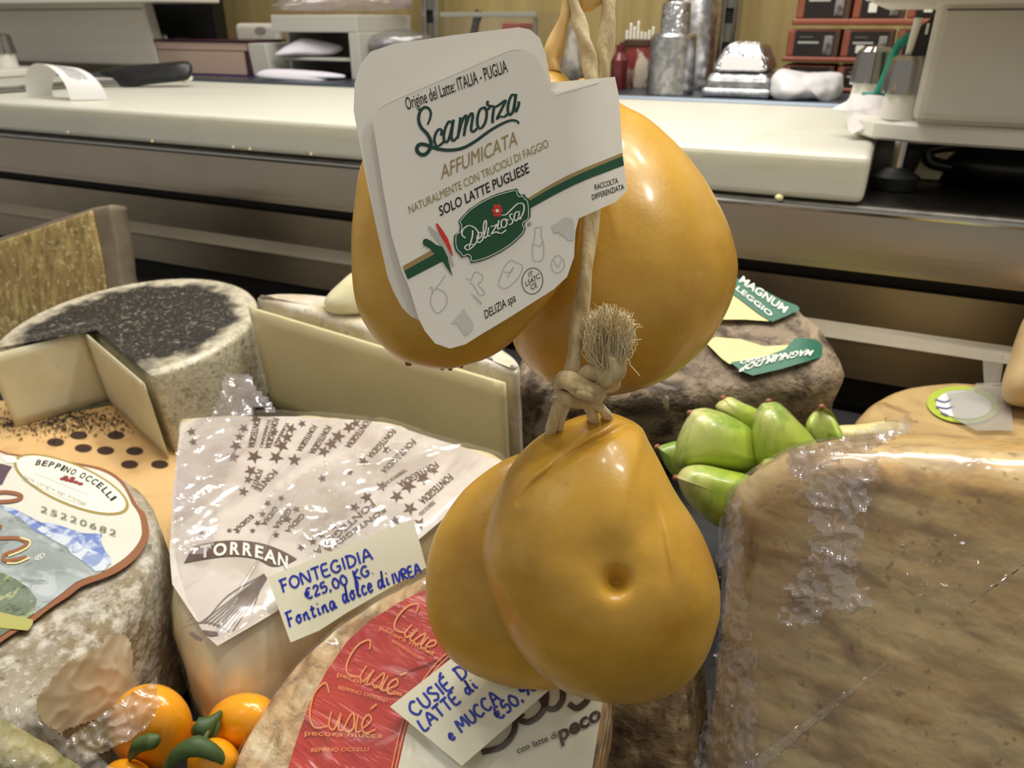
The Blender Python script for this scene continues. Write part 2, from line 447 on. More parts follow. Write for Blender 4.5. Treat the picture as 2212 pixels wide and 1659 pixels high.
def lathe(name, c, prof, mat, parent=None, n=40, flute=0, label=None, axis=(0, 0, 1)):
    V = []; c = np.array(c, float)
    for r, z in prof:
        for j in range(n):
            a = 2 * math.pi * j / n; rr = r * (1 + (.07 * math.cos(flute * a) if flute else 0))
            V.append(c + np.array([rr * math.cos(a), rr * math.sin(a), z]))
    K = len(prof)
    Fs = [(i * n + j, i * n + (j + 1) % n, (i + 1) * n + (j + 1) % n, (i + 1) * n + j) for i in range(K - 1) for j in range(n)]
    Fs += [tuple(range(n))[::-1], tuple((K - 1) * n + j for j in range(n))]
    return flat(mesh(name, V, Fs, mat, parent, label=label))


def fitcircle(pts):
    P = np.array(pts); A = np.c_[2 * P, np.ones(len(P))]; s = np.linalg.lstsq(A, (P ** 2).sum(1), rcond=None)[0]
    return s[:2], math.sqrt(s[2] + s[0] ** 2 + s[1] ** 2)


# the deck the cheeses stand on rises gently away from the customer: z = .73 + .1 y
ND = nrm((0, -.1, 1)); DU = np.array([1.0, 0, 0]); DV = np.cross(ND, DU)
def deckz(y): return .73 + .1 * y
def dplane(h): return np.array([0, 0, .73 + h])
def dsurf(h, eps=.0006):
    p0 = dplane(h) + ND * eps
    return lambda px, py: atP(px, py, p0, ND)
def duv(p, h): q = np.asarray(p) - dplane(h); return np.array([np.dot(q, DU), np.dot(q, DV)])
def dframe(h): return lambda u, v, w_: dplane(h) + DU * u + DV * v + ND * w_

# ================================================================ SETTING
SS = dict(base='#8f8a80', metal=1.0, rough=.34, spec=.5)
m_steel = M('brushed_steel', '#b5ab99', .34, metal=1, layers=[dict(s=9, st=(.3, 1, 1), r=(.3, .8), c='#a0968a')], bump=[dict(s=260, st=(.02, 1, 1), f=.12, h=.001)], aniso=.5)
m_steel_d = M('dull_steel', '#a89d8a', .38, metal=1, layers=[dict(s=6, r=(.3, .8), c='#8f8573')], bump=[dict(s=200, st=(.02, 1, 1), f=.12, h=.001)])
m_edge = M('bright_steel', '#b9b7b2', .18, metal=1)
m_dark = M('dark_gap', '#15130f', .7)
m_deck = M('deck_steel', '#1c1b1a', .6, metal=.0)
m_wall = M('wall_panel', '#b39d66', .6, layers=[dict(s=30, st=(1, 1, .06), r=(.35, .75), c='#9a8450')])
m_floor = M('floor_tile', '#6a655c', .6)
m_top = M('worktop_steel', '#56534d', .38, metal=1, layers=[dict(s=40, r=(.4, .7), c='#3f3d39')])


def struct(o): o['kind'] = 'structure'; return o


struct(box('wall_back', -4.2, 2.2, 1.62, 1.70, 0, 3.0, m_wall, bevel=0))
struct(box('floor', -4.2, 2.2, -2.0, 1.70, -.05, 0, m_floor, bevel=0))

X0, X1 = -2.4, .75


def extr(name, prof, mat, parent, x0=X0, x1=X1, close=True):
    V = [(x, y, z) for x in (x0, x1) for y, z in prof]; n = len(prof)
    Fs = [(i, (i + 1) % n, n + (i + 1) % n, n + i) for i in range(n if close else n - 1)]
    if close: Fs += [tuple(range(n))[::-1], tuple(n + i for i in range(n))]
    return flat(mesh(name, V, Fs, mat, parent))


ct = thing('steel_counter', 'brushed stainless steel counter behind the cheeses with the cutting board on it', 'counter', (-.6, .9, 0))
arc = [(.7505 + .008 - .008 * math.sin(a), 1.002 - .008 + .008 * math.cos(a)) for a in np.linspace(0, math.pi / 2, 6)]
extr('worktop', [(1.60, 1.002)] + arc + [(.7505, .985), (1.60, .985)], m_top, ct)
extr('apron', [(.749, .9955), (.7475, .992), (.747, .947), (.760, .947), (.760, .985), (.751, .9955)], m_steel, ct)
extr('highlight_bead', [(.7465, .9985), (.7455, .9965), (.7465, .9940), (.7498, .9940), (.7498, .9985)], m_edge, ct)  # bright strip added to stand for the highlight along the worktop edge
extr('lip', [(.745, .948), (.745, .943), (.765, .941), (.765, .946)], m_steel, ct)
extr('recess', [(.775, .945), (.775, .920), (.79, .920), (.79, .945)], m_dark, ct)
extr('back_panel', [(.763, .926), (.763, .886), (.775, .886), (.775, .926)], m_steel_d, ct)
extr('ledge', [(.764, .888), (.752, .874), (.752, .871), (.775, .871), (.775, .888)], m_steel_d, ct)
extr('lower_panel', [(.762, .871), (.758, .833), (.775, .833), (.775, .871)], m_steel_d, ct)
box('cabinet', X0, X1, .80, 1.58, .0, .984, m_steel_d, ct, bevel=0)
extr('shadow_gap', [(.768, .836), (.768, .800), (.79, .800), (.79, .836)], m_dark, ct)
dk = thing('display_deck', 'sloping dark metal deck the cheeses lie on', 'display deck', (-.6, .3, 0))
extr('deck_plate', [(-.05, deckz(-.05)), (.742, deckz(.742)), (.742, deckz(.742) - .02), (-.05, deckz(-.05) - .02)], m_deck, dk, -1.7, .75)
box('plinth', -1.7, .75, .0, .742, 0, .70, m_steel_d, dk, bevel=0)

# perforated paper on the deck
m_perf = M('peach_paper', '#d9b277', .7, layers=[dict(s=30, r=(.5, .8), c='#b98d55')])
m_hole = M('paper_hole', '#3a2413', .8)
pp = thing('deck_paper', 'peach coloured perforated paper sheet under the black crusted cheese', 'paper sheet', D(200, 980, .63))
sheet('paper', [(-260, 880), (300, 850), (420, 940), (480, 1150), (330, 1230), (-260, 1230)], dsurf(0, .0003), m_perf, pp)
polyfill('perforations', [[(x + 19 * math.cos(a), y + 9 * math.sin(a)) for a in np.linspace(0, 6.28, 14)[:-1]] for x, y in
                          ((228, 973), (291, 974), (280, 1003), (250, 940), (170, 940), (180, 968), (345, 1003), (120, 955))], dsurf(0, .0007), m_hole, pp)

# ================================================================ HANGING CHEESES
m_sca = M('smoked_rind', '#cb9c38', .36, sss=.20, ssr=(1, .7, .15), coat=.18,
          layers=[dict(s=13, r=(.42, .72), c='#a07a1c', a=.85), dict(s=22, r=(.56, .78), c='#d9b563', a=.7), dict(s=13, d=2, r=(.52, .72), c='#b5711d', a=.65), dict(s=95, r=(.66, .76), c='#7d4410', a=.35)],
          bump=[dict(s=45, f=.08, h=.002), dict(s=230, f=.22, h=.0007), dict(s=900, f=.18, h=.0003)])


def line_d(poly, w_, h):
    P = np.array(poly, float)

    def f(x, y):
        q = np.array([x, y]); best = 1e9; at = 0; K = len(P) - 1
        for i, (a, b) in enumerate(zip(P[:-1], P[1:])):
            t = max(0, min(1, np.dot(q - a, b - a) / np.dot(b - a, b - a))); e = np.linalg.norm(q - a - (b - a) * t)
            if e < best: best = e; at = (i + t) / K
        return h * math.exp(-(best / w_) ** 2) * math.sin(math.pi * min(1, .06 + at * .92)) ** .7
    return f


def dimp(cx, cy, sx, h, sy=None):
    sy = sy or sx
    return lambda x, y: h * math.exp(-((x - cx) / sx) ** 2 - ((y - cy) / sy) ** 2)


def step_d(a, b, h, w_=7, decay=110):            # one side of the line a-b lies lower: the lip of a fold
    a = np.array(a, float); b = np.array(b, float); d_ = (b - a) / np.linalg.norm(b - a); nn = np.array([d_[1], -d_[0]]); L = np.linalg.norm(b - a)

    def f(x, y):
        q = np.array([x, y]) - a; s = q @ nn; u = q @ d_
        e = math.sin(math.pi * min(1, max(0, (u + 40) / (L + 80)))) ** 1.5
        return h * e * (1 / (1 + math.exp(-s / w_ * 2))) * math.exp(-max(s, 0) / decay)
    return f


def scamorza(label, outline, d, T, c, dfs, back=None, m=52, n=190):
    root = thing('scamorza', label, 'smoked cheese', D(c[0], max(p[1] for p in outline) - 4, d), 'smoked scamorza cheeses hanging on twine')
    blob('cheese_body', outline, d, T, c, m_sca, root, n=n, m=m, amp=.0005, fr=38, back=back, pw=.92,
         dfun=(lambda x, y: sum(f(x, y) for f in dfs)) if dfs else None)
    return root


UR = [(1262, 168), (1300, 188), (1340, 222), (1400, 255), (1470, 318), (1530, 400), (1570, 480), (1590, 545), (1593, 595), (1580, 650), (1550, 712), (1510, 762), (1450, 812),
      (1380, 843), (1330, 853), (1285, 853), (1215, 836), (1160, 808), (1124, 770), (1106, 725), (1100, 620), (1120, 480), (1165, 340), (1215, 235), (1238, 182)]
r_ur = scamorza('large golden smoked cheese hanging upper right, behind the twine and label tab', UR, .354, .042, (1345, 560), [dimp(1440, 430, 60, -.001)])
UL = [(1192, 148), (1218, 160), (1238, 190), (1250, 260), (1256, 380), (1252, 500), (1236, 575), (1190, 645), (1110, 735), (1070, 765), (1020, 785), (962, 797), (880, 784), (830, 750), (790, 700),
      (766, 640), (760, 560), (765, 440), (785, 340), (835, 260), (940, 210), (1080, 180), (1160, 160)]
r_ul = scamorza('golden smoked cheese half hidden behind the white paper label', UL, .304, .024, (1000, 520), [], back=.020)
polyb = []
LB = [(1150, 975), (1110, 983), (1060, 1010), (1000, 1060), (955, 1120), (930, 1180), (920, 1240), (920, 1300), (930, 1350), (960, 1408), (1010, 1450), (1080, 1480), (1140, 1489),
      (1200, 1487), (1270, 1460), (1330, 1380), (1340, 1250), (1320, 1100), (1260, 1000), (1200, 965)]
r_lb = scamorza('rear of the two lower smoked cheeses, peeping out on the left', LB, .354, .020, (1110, 1250), [], back=.014)
LF = [(1310, 893), (1350, 904), (1385, 924), (1402, 955), (1428, 1002), (1458, 1062), (1492, 1112), (1522, 1165), (1546, 1232), (1557, 1292), (1550, 1352), (1525, 1420), (1490, 1470), (1440, 1504), (1370, 1522),
      (1300, 1519), (1220, 1494), (1150, 1440), (1100, 1370), (1065, 1290), (1045, 1220), (1045, 1160), (1068, 1080), (1098, 1015), (1138, 962), (1190, 926), (1250, 900)]
fold = line_d([(1130, 1075), (1200, 1010), (1260, 975), (1330, 945), (1385, 930)], 16, .0026)
lobe = line_d([(1110, 1040), (1190, 965), (1260, 930), (1330, 912)], 40, -.0022)
flank = line_d([(1455, 1120), (1490, 1200), (1470, 1280)], 22, .0016)
r_lf = scamorza('front smoked cheese at the bottom with the dimpled base facing out', LF, .318, .041, (1310, 1250),
                [dimp(1330, 1257, 26, .0085), dimp(1315, 1205, 75, .003, 60), dimp(1350, 1285, 95, .0014), step_d((1165, 1012), (1385, 912), .0050, 5, 90), line_d([(1120, 1085), (1152, 1045), (1200, 1004), (1270, 962), (1335, 926), (1376, 912)], 7, .0046), step_d((1452, 1260), (1418, 1070), .0030, 6, 60), dimp(1110, 1100, 60, -.001, 120), dimp(1215, 1385, 30, .0012), dimp(1400, 1190, 40, -.001)], m=130, n=250, back=.012)
# waxy crumbs and the torn skin on the two bellies
m_crumb = M('dark_rind_crumb', '#9c4f12', .5)
for root, pts in ((r_ul, [(880, 786), (884, 786), (955, 795), (972, 796), (996, 790)]),):
    for i, (x, y) in enumerate(pts):
        blob('rind_crumb', [(x - 5, y - 4), (x + 5, y - 4), (x + 4, y + 4), (x - 3, y + 4)], .304, .0006, (x, y), m_crumb, root, n=12, m=6)

# ---------------------------------------------------------------- twine
m_tw = M('twine', '#d2bf93', .75, layers=[dict(s=90, st=(3, 3, .6), r=(.35, .7), c='#a78c56'), dict(s=30, r=(.55, .75), c='#ddcda0')],
         bump=[dict(s=260, st=(3, 3, .4), f=.5, h=.0008)], sheen=.2)
m_twy = M('smoke_stained_twine', '#e6c684', .5, sss=.1, layers=[dict(s=40, r=(.4, .7), c='#d9ad5e')], bump=[dict(s=200, st=(3, 3, .5), f=.4, h=.0006)])
tw = thing('twine', 'pale cotton twine tying the four smoked cheeses together with a frayed knot', 'string', D(1240, 900, .30))
def dd(pts): return [D(x, y, d) for x, y, d in pts]
PX = .30 / F
tube('stained_strand', dd([(1232, -30, .300), (1222, 30, .300), (1210, 65, .301), (1196, 110, .302), (1192, 136, .3033), (1190, 158, .3036)]), [14 * PX, 13 * PX, 15 * PX, 19 * PX, 20 * PX, 22 * PX], m_twy, tw, lobes=2, twist=6, label='amber smoke stained strand')
tube('strand', dd([(1235, -30, .2985), (1243, 20, .298), (1255, 60, .297), (1268, 110, .297), (1278, 160, .297), (1281, 230, .297)]), [15 * PX, 13 * PX, 15 * PX, 16 * PX, 17 * PX, 15 * PX], m_tw, tw, lobes=2, twist=9)
tube('strand', dd([(1312, -30, .300), (1314, 20, .299), (1311, 70, .298), (1306, 120, .298), (1300, 160, .298), (1292, 235, .298)]), [17 * PX, 17 * PX, 17 * PX, 17 * PX, 16 * PX, 14 * PX], m_tw, tw, lobes=2, twist=7)
tube('bundle', dd([(1212, -60, .300), (1240, -18, .3005), (1282, -8, .3005), (1310, -60, .300)]), [22 * PX, 30 * PX, 26 * PX, 20 * PX], m_twy, tw, lobes=3, twist=6)
tube('hanging_cord', [D(1262, -20, .3005), D(1268, -90, .300) , D(1268, -90, .300) + np.array([0, 0, .12]), D(1268, -90, .300) + np.array([0, 0, .40])], [20 * PX, 17 * PX, 16 * PX, 16 * PX], m_tw, tw, lobes=3, twist=16)
tube('cord', dd([(1281, 230, .297), (1282, 340, .297), (1279, 440, .297), (1272, 520, .297), (1263, 600, .296), (1254, 680, .296), (1246, 740, .296), (1238, 800, .296), (1236, 830, .297)]),
     [17 * PX, 17 * PX, 17 * PX, 16 * PX, 17 * PX, 16 * PX, 19 * PX, 20 * PX, 16 * PX], m_tw, tw, lobes=2, twist=10, n=18)
tube('knot', dd([(1205, 836, .300), (1222, 822, .294), (1255, 838, .290), (1285, 846, .293), (1290, 862, .300), (1255, 868, .297), (1222, 858, .294), (1208, 845, .299)]), [14 * PX, 20 * PX, 22 * PX, 20 * PX, 13 * PX, 14 * PX, 15 * PX, 12 * PX], m_tw, tw, lobes=3, twist=5)
tube('knot', dd([(1240, 822, .297), (1272, 806, .292), (1305, 803, .290), (1322, 815, .292), (1318, 832, .297), (1285, 838, .298)]), [15 * PX, 18 * PX, 20 * PX, 20 * PX, 16 * PX, 12 * PX], m_tw, tw, lobes=3, twist=4)
tube('knot', dd([(1232, 835, .292), (1258, 848, .288), (1282, 856, .292)]), [10 * PX, 15 * PX, 9 * PX], m_tw, tw, lobes=2, twist=2)
tube('tail', dd([(1300, 822, .292), (1320, 812, .288), (1326, 790, .287), (1318, 760, .288), (1313, 725, .289)]), [15 * PX, 20 * PX, 25 * PX, 33 * PX, 37 * PX], m_tw, tw, lobes=5, twist=1.2, n=24)
tube('loop', dd([(1222, 858, .297), (1206, 880, .299), (1196, 905, .302), (1190, 935, .312), (1195, 960, .325)]), [13 * PX, 15 * PX, 14 * PX, 12 * PX, 12 * PX], m_tw, tw, lobes=2, twist=4)
tube('loop', dd([(1226, 860, .2985), (1222, 880, .3005), (1212, 905, .303), (1206, 935, .313), (1210, 960, .325)]), [9 * PX, 11 * PX, 10 * PX, 10 * PX], m_tw, tw, lobes=2, twist=4)
tube('loop', dd([(1262, 862, .298), (1272, 880, .300), (1280, 900, .305), (1283, 925, .320)]), [11 * PX, 13 * PX, 13 * PX, 11 * PX], m_tw, tw, lobes=2, twist=3)
tube('loop', dd([(1276, 858, .298), (1292, 876, .300), (1308, 893, .305), (1318, 915, .320)]), [11 * PX, 12 * PX, 12 * PX, 11 * PX], m_tw, tw, lobes=2, twist=3)
# frayed end: many fine fibres
V = []; Fs = []
def fibre(pts, r):
    P = cat(pts, 4); k = len(V); K = len(P)
    for i, p in enumerate(P):
        rr = r * (1 - .55 * i / K); T_ = nrm(P[min(i + 1, K - 1)] - P[max(i - 1, 0)]); a = nrm(np.cross(T_, FW)); b = np.cross(T_, a)
        V.extend([p + a * rr, p - a * rr * .5 + b * rr * .87, p - a * rr * .5 - b * rr * .87])
    for i in range(K - 1):
        for j in range(3): Fs.append((k + 3 * i + j, k + 3 * i + (j + 1) % 3, k + 3 * i + 3 + (j + 1) % 3, k + 3 * i + 3 + j))
for i in range(1300):
    a = random.uniform(-1, 1); b = random.uniform(-1, 1)
    bx, by, bd = 1316 + a * 27, 778 + random.uniform(-22, 22), .288 + b * .004
    tx = 1314 + a * 46 + random.gauss(0, 5); ty = 712 - 26 * (1 - a * a) + random.uniform(-18, 42); td = bd + b * .005 + random.gauss(0, .0014)
    fibre([D(bx, by, bd), D((bx + tx) / 2 + random.gauss(0, 8) + a * 5, (by + ty) / 2, (bd + td) / 2 - .0015), D(tx, ty, td), D(tx + a * 5 + random.gauss(0, 6), ty - 8 + random.gauss(0, 5), td + random.gauss(0, .0015))], random.uniform(.7, 1.7) * PX)
fibre([D(1345, 772, .287), D(1362, 790, .286), D(1382, 812, .286)], 1.6 * PX); fibre([D(1346, 770, .287), D(1358, 778, .286), D(1363, 792, .286)], 1.3 * PX)
fibre([D(1350, 742, .287), D(1368, 736, .286), D(1386, 733, .286)], 1.2 * PX); fibre([D(1320, 690, .288), D(1319, 672, .288), D(1319, 657, .288)], 2.4 * PX)
mesh('frayed_end', V, Fs, M('frayed_fibre', '#e0d0a6', .8, layers=[dict(s=60, r=(.45, .7), c='#c2a873')]), tw)['kind'] = 'stuff'

# ---------------------------------------------------------------- label
m_pap = M('label_paper', '#e6e0d3', .42, sss=.0, layers=[dict(s=16, r=(.5, .75), c='#d6cfc1', a=.8), dict(s=500, r=(.72, .76), c='#8d877c', a=.25)], bump=[dict(s=16, f=.10, h=.003)], spec=.35)
m_grn = M('print_green', '#0c4a2c', .45); m_dgr = M('print_dark_green', '#123b33', .45); m_gold = M('print_gold', '#9b8352', .45)
m_blk = M('print_black', '#1d1f1f', .5); m_red = M('print_red', '#cf3324', .45); m_wht = M('print_white', '#e9e6da', .5); m_gry = M('print_grey', '#b5b2aa', .5); m_lgr = M('print_light_grey', '#c9c6be', .5)


def lab_d(x, y):
    d = .2655 + .000012 * (1000 - x) * .3 + .000010 * (y - 430)
    d += .0016 * math.sin((x - 760) / 170) * math.sin((y - 100) / 260)
    if x > 1225: d += .011 * ((x - 1225) / 125) ** 2
    return d


def S1(x, y): return D(x, y, lab_d(x, y))
def S2(x, y): return D(x, y, lab_d(x, y) - .00026)
def S3(x, y): return D(x, y, lab_d(x, y) - .00040)
def S4(x, y): return D(x, y, lab_d(x, y) - .00054)
def SB(x, y): return D(x, y, .2695 + .000010 * (y - 430) + (.022 * ((x - 1190) / 150) ** 1 if x > 1190 else 0) + .0012 * math.sin(x / 140))


lb = thing('paper_label', 'folded white paper tag printed in green hanging on the twine before the upper cheeses', 'label', D(1050, 752, .268))
FR = [(805, 262), (812, 240), (835, 222), (870, 205), (1100, 108), (1130, 106), (1155, 118), (1172, 145), (1185, 190), (1200, 202), (1328, 166), (1336, 205), (1344, 320), (1354, 412), (1330, 436), (1250, 472),
      (1243, 500), (1240, 555), (1225, 598), (1196, 625), (1100, 686), (1040, 722), (1005, 744), (972, 753), (940, 742), (918, 715), (905, 690), (884, 622), (868, 585), (846, 510), (828, 410)]
BK = [(764, 240), (766, 180), (778, 140), (800, 112), (850, 95), (980, 76), (1120, 59), (1145, 64), (1166, 82), (1180, 120), (1190, 178), (1262, 172), (1328, 166), (1338, 260), (1300, 400), (1200, 500), (1100, 640), (985, 720),
      (908, 693), (888, 684), (868, 664), (850, 630), (838, 600), (815, 500), (790, 380)]
sheet('back_panel', BK, SB, m_pap, lb, solid=.0002, rings=10, c=(1010, 380))
sheet('front_panel', FR, S1, m_pap, lb, solid=.0002, rings=14, c=(1040, 430))
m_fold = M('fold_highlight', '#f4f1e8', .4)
ribbons('edge_highlight', [[(818, 232), (860, 211), (990, 155), (1095, 110), (1125, 106)], [(1197, 205), (1240, 192), (1295, 176)]], 3.2, S2, m_fold, lb)  # pale lines: light catching the label's folded edges, painted on
text('origin_line', [('Origine del Latte: ITALIA - PUGLIA', (879, 238), (1098, 155), (-6, -28))], S2, m_blk, lb, bold=.004)
K2 = lambda p: crop(840, 100, 3.95, p); K3 = lambda p: crop(840, 400, 3.95, p)
sc_thick = [K2([(330, 668), (350, 620), (358, 570), (340, 530), (300, 522), (265, 560), (254, 625), (275, 690), (325, 745), (356, 805), (354, 865), (320, 915), (280, 925), (245, 900), (240, 865), (262, 838), (305, 838), (355, 855), (430, 878), (520, 886), (630, 868), (740, 808), (850, 728), (950, 668), (1040, 632), (1095, 640), (1108, 662)])]
sc_let = [K2([(445, 760), (452, 725), (432, 705), (402, 740), (388, 800), (405, 848), (440, 840), (478, 800)]),
          K2([(538, 655), (515, 640), (485, 690), (468, 770), (482, 818), (512, 790), (548, 650)]), K2([(552, 625), (534, 760), (548, 806), (585, 775)]),
          K2([(612, 605), (602, 690), (588, 785)]), K2([(596, 740), (625, 640), (655, 590), (662, 620), (640, 765)]), K2([(646, 710), (680, 610), (706, 570), (716, 600), (702, 700), (718, 730), (752, 700)]),
          K2([(812, 520), (775, 545), (755, 620), (762, 690), (792, 695), (825, 640), (835, 560), (812, 520), (840, 540), (868, 510)]),
          K2([(845, 465), (842, 500), (872, 508), (895, 520), (886, 600), (885, 655)]), K2([(902, 520), (940, 500), (996, 462), (965, 530), (924, 615), (945, 600), (985, 600), (1015, 575)]),
          K2([(1075, 420), (1050, 415), (1025, 470), (1015, 540), (1030, 585), (1060, 550), (1082, 430)]), K2([(1085, 405), (1072, 520), (1085, 555), (1108, 500), (1108, 470)])]
ribbons('product_name', sc_thick, 8.2, S2, m_dgr, lb, n=8, taper=.5)
ribbons('product_name', sc_let, 6.0, S2, m_dgr, lb, n=6, taper=-1)
text('variety_line', [('AFFUMICATA', (953, 388), (1118, 312), (-1, -33))], S2, m_gold, lb, bold=0)
text('smoking_line', [('NATURALMENTE CON TRUCIOLI DI FAGGIO', (885, 462), (1186, 317), (-4, -18))], S2, m_gold, lb, bold=0)
text('milk_line', [('SOLO LATTE PUGLIESE', (951, 467), (1144, 372), (-4, -22))], S2, m_blk, lb, bold=.014)
text('recycling_line', [('RACCOLTA', (1286, 410), (1336, 395), (-2, -12)), ('DIFFERENZIATA', (1280, 432), (1349, 408), (-2, -12))], S2, m_blk, lb, bold=.006)
strip('green_stripe', [(873, 585), (955, 540)], [(881, 603), (972, 556)], S2, m_grn, lb)
strip('green_stripe', [(1136, 438), (1185, 409), (1230, 386), (1262, 371), (1345, 337)], [(1138, 454), (1190, 425), (1232, 403), (1268, 387), (1348, 357)], S2, m_grn, lb)
strip('beige_stripe', [(870, 575), (936, 538)], [(873, 585), (955, 540)], S2, m_gold, lb)
strip('beige_stripe', [(1138, 430), (1183, 402), (1228, 378), (1262, 363), (1344, 330)], [(1136, 438), (1185, 409), (1230, 386), (1262, 371), (1345, 337)], S2, m_gold, lb)
badge = K3([(556, 430), (575, 412), (600, 398), (608, 350), (592, 310), (600, 295), (680, 208), (800, 128), (920, 74), (1010, 46), (1095, 28), (1106, 62), (1128, 84), (1157, 76), (1168, 100), (1196, 120), (1208, 180), (1208, 270), (1184, 300), (1162, 312), (1156, 345), (1168, 370), (1145, 420), (1060, 500), (960, 568), (840, 628), (780, 648), (700, 664), (690, 622), (660, 604), (620, 618), (598, 588), (568, 560), (553, 500)])
polyfill('brand_badge', [badge], S3, m_grn, lb)
bc = np.array(badge).mean(0); inner = [tuple(bc + (np.array(p) - bc) * .945) for p in badge]
ribbons('badge_outline', [inner + inner[:1]], 1.5, S4, m_wht, lb, n=3)
dz = [K3(p) for p in ([(655, 450), (625, 425), (632, 380), (680, 345), (735, 365), (766, 420), (750, 480), (715, 525), (672, 552), (648, 532), (670, 508), (722, 505)], [(715, 385), (712, 440), (685, 530)],
      [(757, 462), (788, 440), (790, 405), (768, 408), (752, 460), (768, 490), (800, 465)], [(798, 468), (826, 380), (832, 310), (816, 310), (806, 370), (815, 448), (842, 430)], [(852, 360), (843, 430), (868, 428)],
      [(868, 352), (905, 345), (922, 335), (895, 385), (875, 415), (915, 398), (940, 405)], [(912, 400), (960, 410), (1000, 382)], [(938, 300), (930, 372), (958, 362)], [(990, 288), (962, 305), (962, 352), (990, 358), (1008, 320), (990, 288), (1022, 300)],
      [(1058, 245), (1036, 250), (1035, 278), (1056, 300), (1048, 330), (1022, 335)], [(1108, 225), (1080, 235), (1068, 285), (1086, 305), (1108, 270), (1114, 222), (1108, 285), (1132, 285)],
      [(962, 255), (1000, 250), (1048, 205), (1100, 158), (1145, 160), (1154, 200), (1140, 250), (1112, 290)])]
ribbons('brand_name', dz, 3.1, S4, m_wht, lb, n=6, taper=-1)
fl = [[(x + 5 * math.cos(b), y + 5 * math.sin(b)) for b in np.linspace(0, 6.28, 10)[:-1]] for x, y in [(1074 + 7 * math.cos(a), 455 + 10 * math.sin(a)) for a in np.linspace(0, 6.28, 7)[:-1]]]
polyfill('flower_emblem', fl, S4, m_red, lb)
polyfill('flower_heart', [[(1074 + 4 * math.cos(b), 455 + 4 * math.sin(b)) for b in np.linspace(0, 6.28, 10)[:-1]]], lambda x, y: D(x, y, lab_d(x, y) - .00068), m_wht, lb)
polyfill('tricolour_green', [K3([(288, 490), (295, 465), (318, 455), (360, 475), (405, 510), (455, 525), (485, 575), (545, 780), (520, 740), (450, 640), (400, 590), (350, 540), (300, 515)])], S3, m_grn, lb)
polyfill('tricolour_red', [K3([(398, 330), (415, 325), (455, 380), (500, 450), (530, 530), (550, 610), (530, 590), (470, 480), (425, 400)])], S3, m_red, lb)
polyfill('tricolour_grey', [K3([(330, 350), (350, 350), (430, 420), (480, 500), (520, 580), (562, 700), (535, 680), (480, 560), (440, 500), (370, 420)])], S3, m_gry, lb)
text('registered_mark', [('®', (1139, 491), (1148, 486), (-1, -8))], S2, m_blk, lb)
ic = [K3(p) for p in ([(345, 880), (370, 870), (370, 920), (395, 885), (440, 830), (480, 770)], [(370, 920), (355, 990), (380, 1060), (420, 1090), (470, 1050), (498, 990), (480, 920), (430, 890), (400, 880)],
      [(660, 790), (700, 810), (720, 760), (745, 740), (800, 770), (790, 820), (760, 840), (790, 880), (820, 920), (780, 940), (750, 900), (720, 850), (690, 830)], [(700, 920), (750, 960), (790, 1010), (770, 1000), (720, 950)],
      [(930, 850), (980, 880), (1030, 860), (1110, 780), (1140, 690), (1090, 660), (1040, 640), (990, 690), (960, 760), (935, 840)], [(980, 740), (1040, 740), (1060, 700), (1010, 790)],
      [(1245, 365), (1300, 360), (1300, 430), (1320, 500), (1315, 620), (1270, 650), (1230, 630), (1228, 520), (1245, 440), (1245, 365)], [(1240, 500), (1290, 520), (1310, 480)],
      [(1385, 660), (1420, 610), (1450, 600), (1490, 640), (1495, 700), (1450, 745), (1400, 730), (1385, 660)], [(1410, 640), (1440, 700), (1470, 640)])]
ribbons('food_sketches', ic, 1.6, S2, m_gry, lb)
polyfill('cup_sketch', [K3([(530, 1180), (640, 1050), (660, 1090), (720, 1180), (715, 1230), (660, 1285), (630, 1260), (580, 1180)])], S2, m_lgr, lb)
polyfill('food_sketches', [K3([(1385, 350), (1440, 320), (1500, 270), (1560, 285), (1580, 330), (1580, 470), (1530, 470), (1500, 440), (1440, 400), (1410, 410)])], S2, m_lgr, lb)
text('maker_line', [('DELIZIA spa', (1049, 689), (1115, 650), (-4, -19))], S2, m_blk, lb, bold=.004)
ribbons('approval_stamp', [[(1150 + 22 * math.cos(a) + 5 * math.sin(a), 607 - 8 * math.cos(a) + 27 * math.sin(a)) for a in np.linspace(0, 6.3, 20)]], 1.5, S2, m_blk, lb, n=3)
text('approval_text', [('IT', (1143, 599), (1152, 595), (-2, -11)), ('L547C', (1137, 619), (1167, 600), (-3, -11)), ('CE', (1148, 627), (1161, 619), (-3, -11))], S2, m_blk, lb)

# ================================================================ CHEESES ON THE DECK
ON_DECK = True
m_ink = M('pen_ink', '#1d2fa0', .4)
m_card = M('price_card', '#dcd8bf', .45)
m_wrap = film('cling_film', cover=.10, gloss=.30, scale=34, st=(1, 1, .35), h=.004, rough=.16)
m_wrapv = film('cling_film_soft', cover=.06, gloss=.22, scale=26, h=.004, rough=.14)
m_wrapk = film('cling_film_crinkled', cover=.30, gloss=.36, scale=60, h=.005, rough=.14)


def rim_pts(pts, h): return [duv(atP(x, y, dplane(h), ND), h) for x, y in pts]


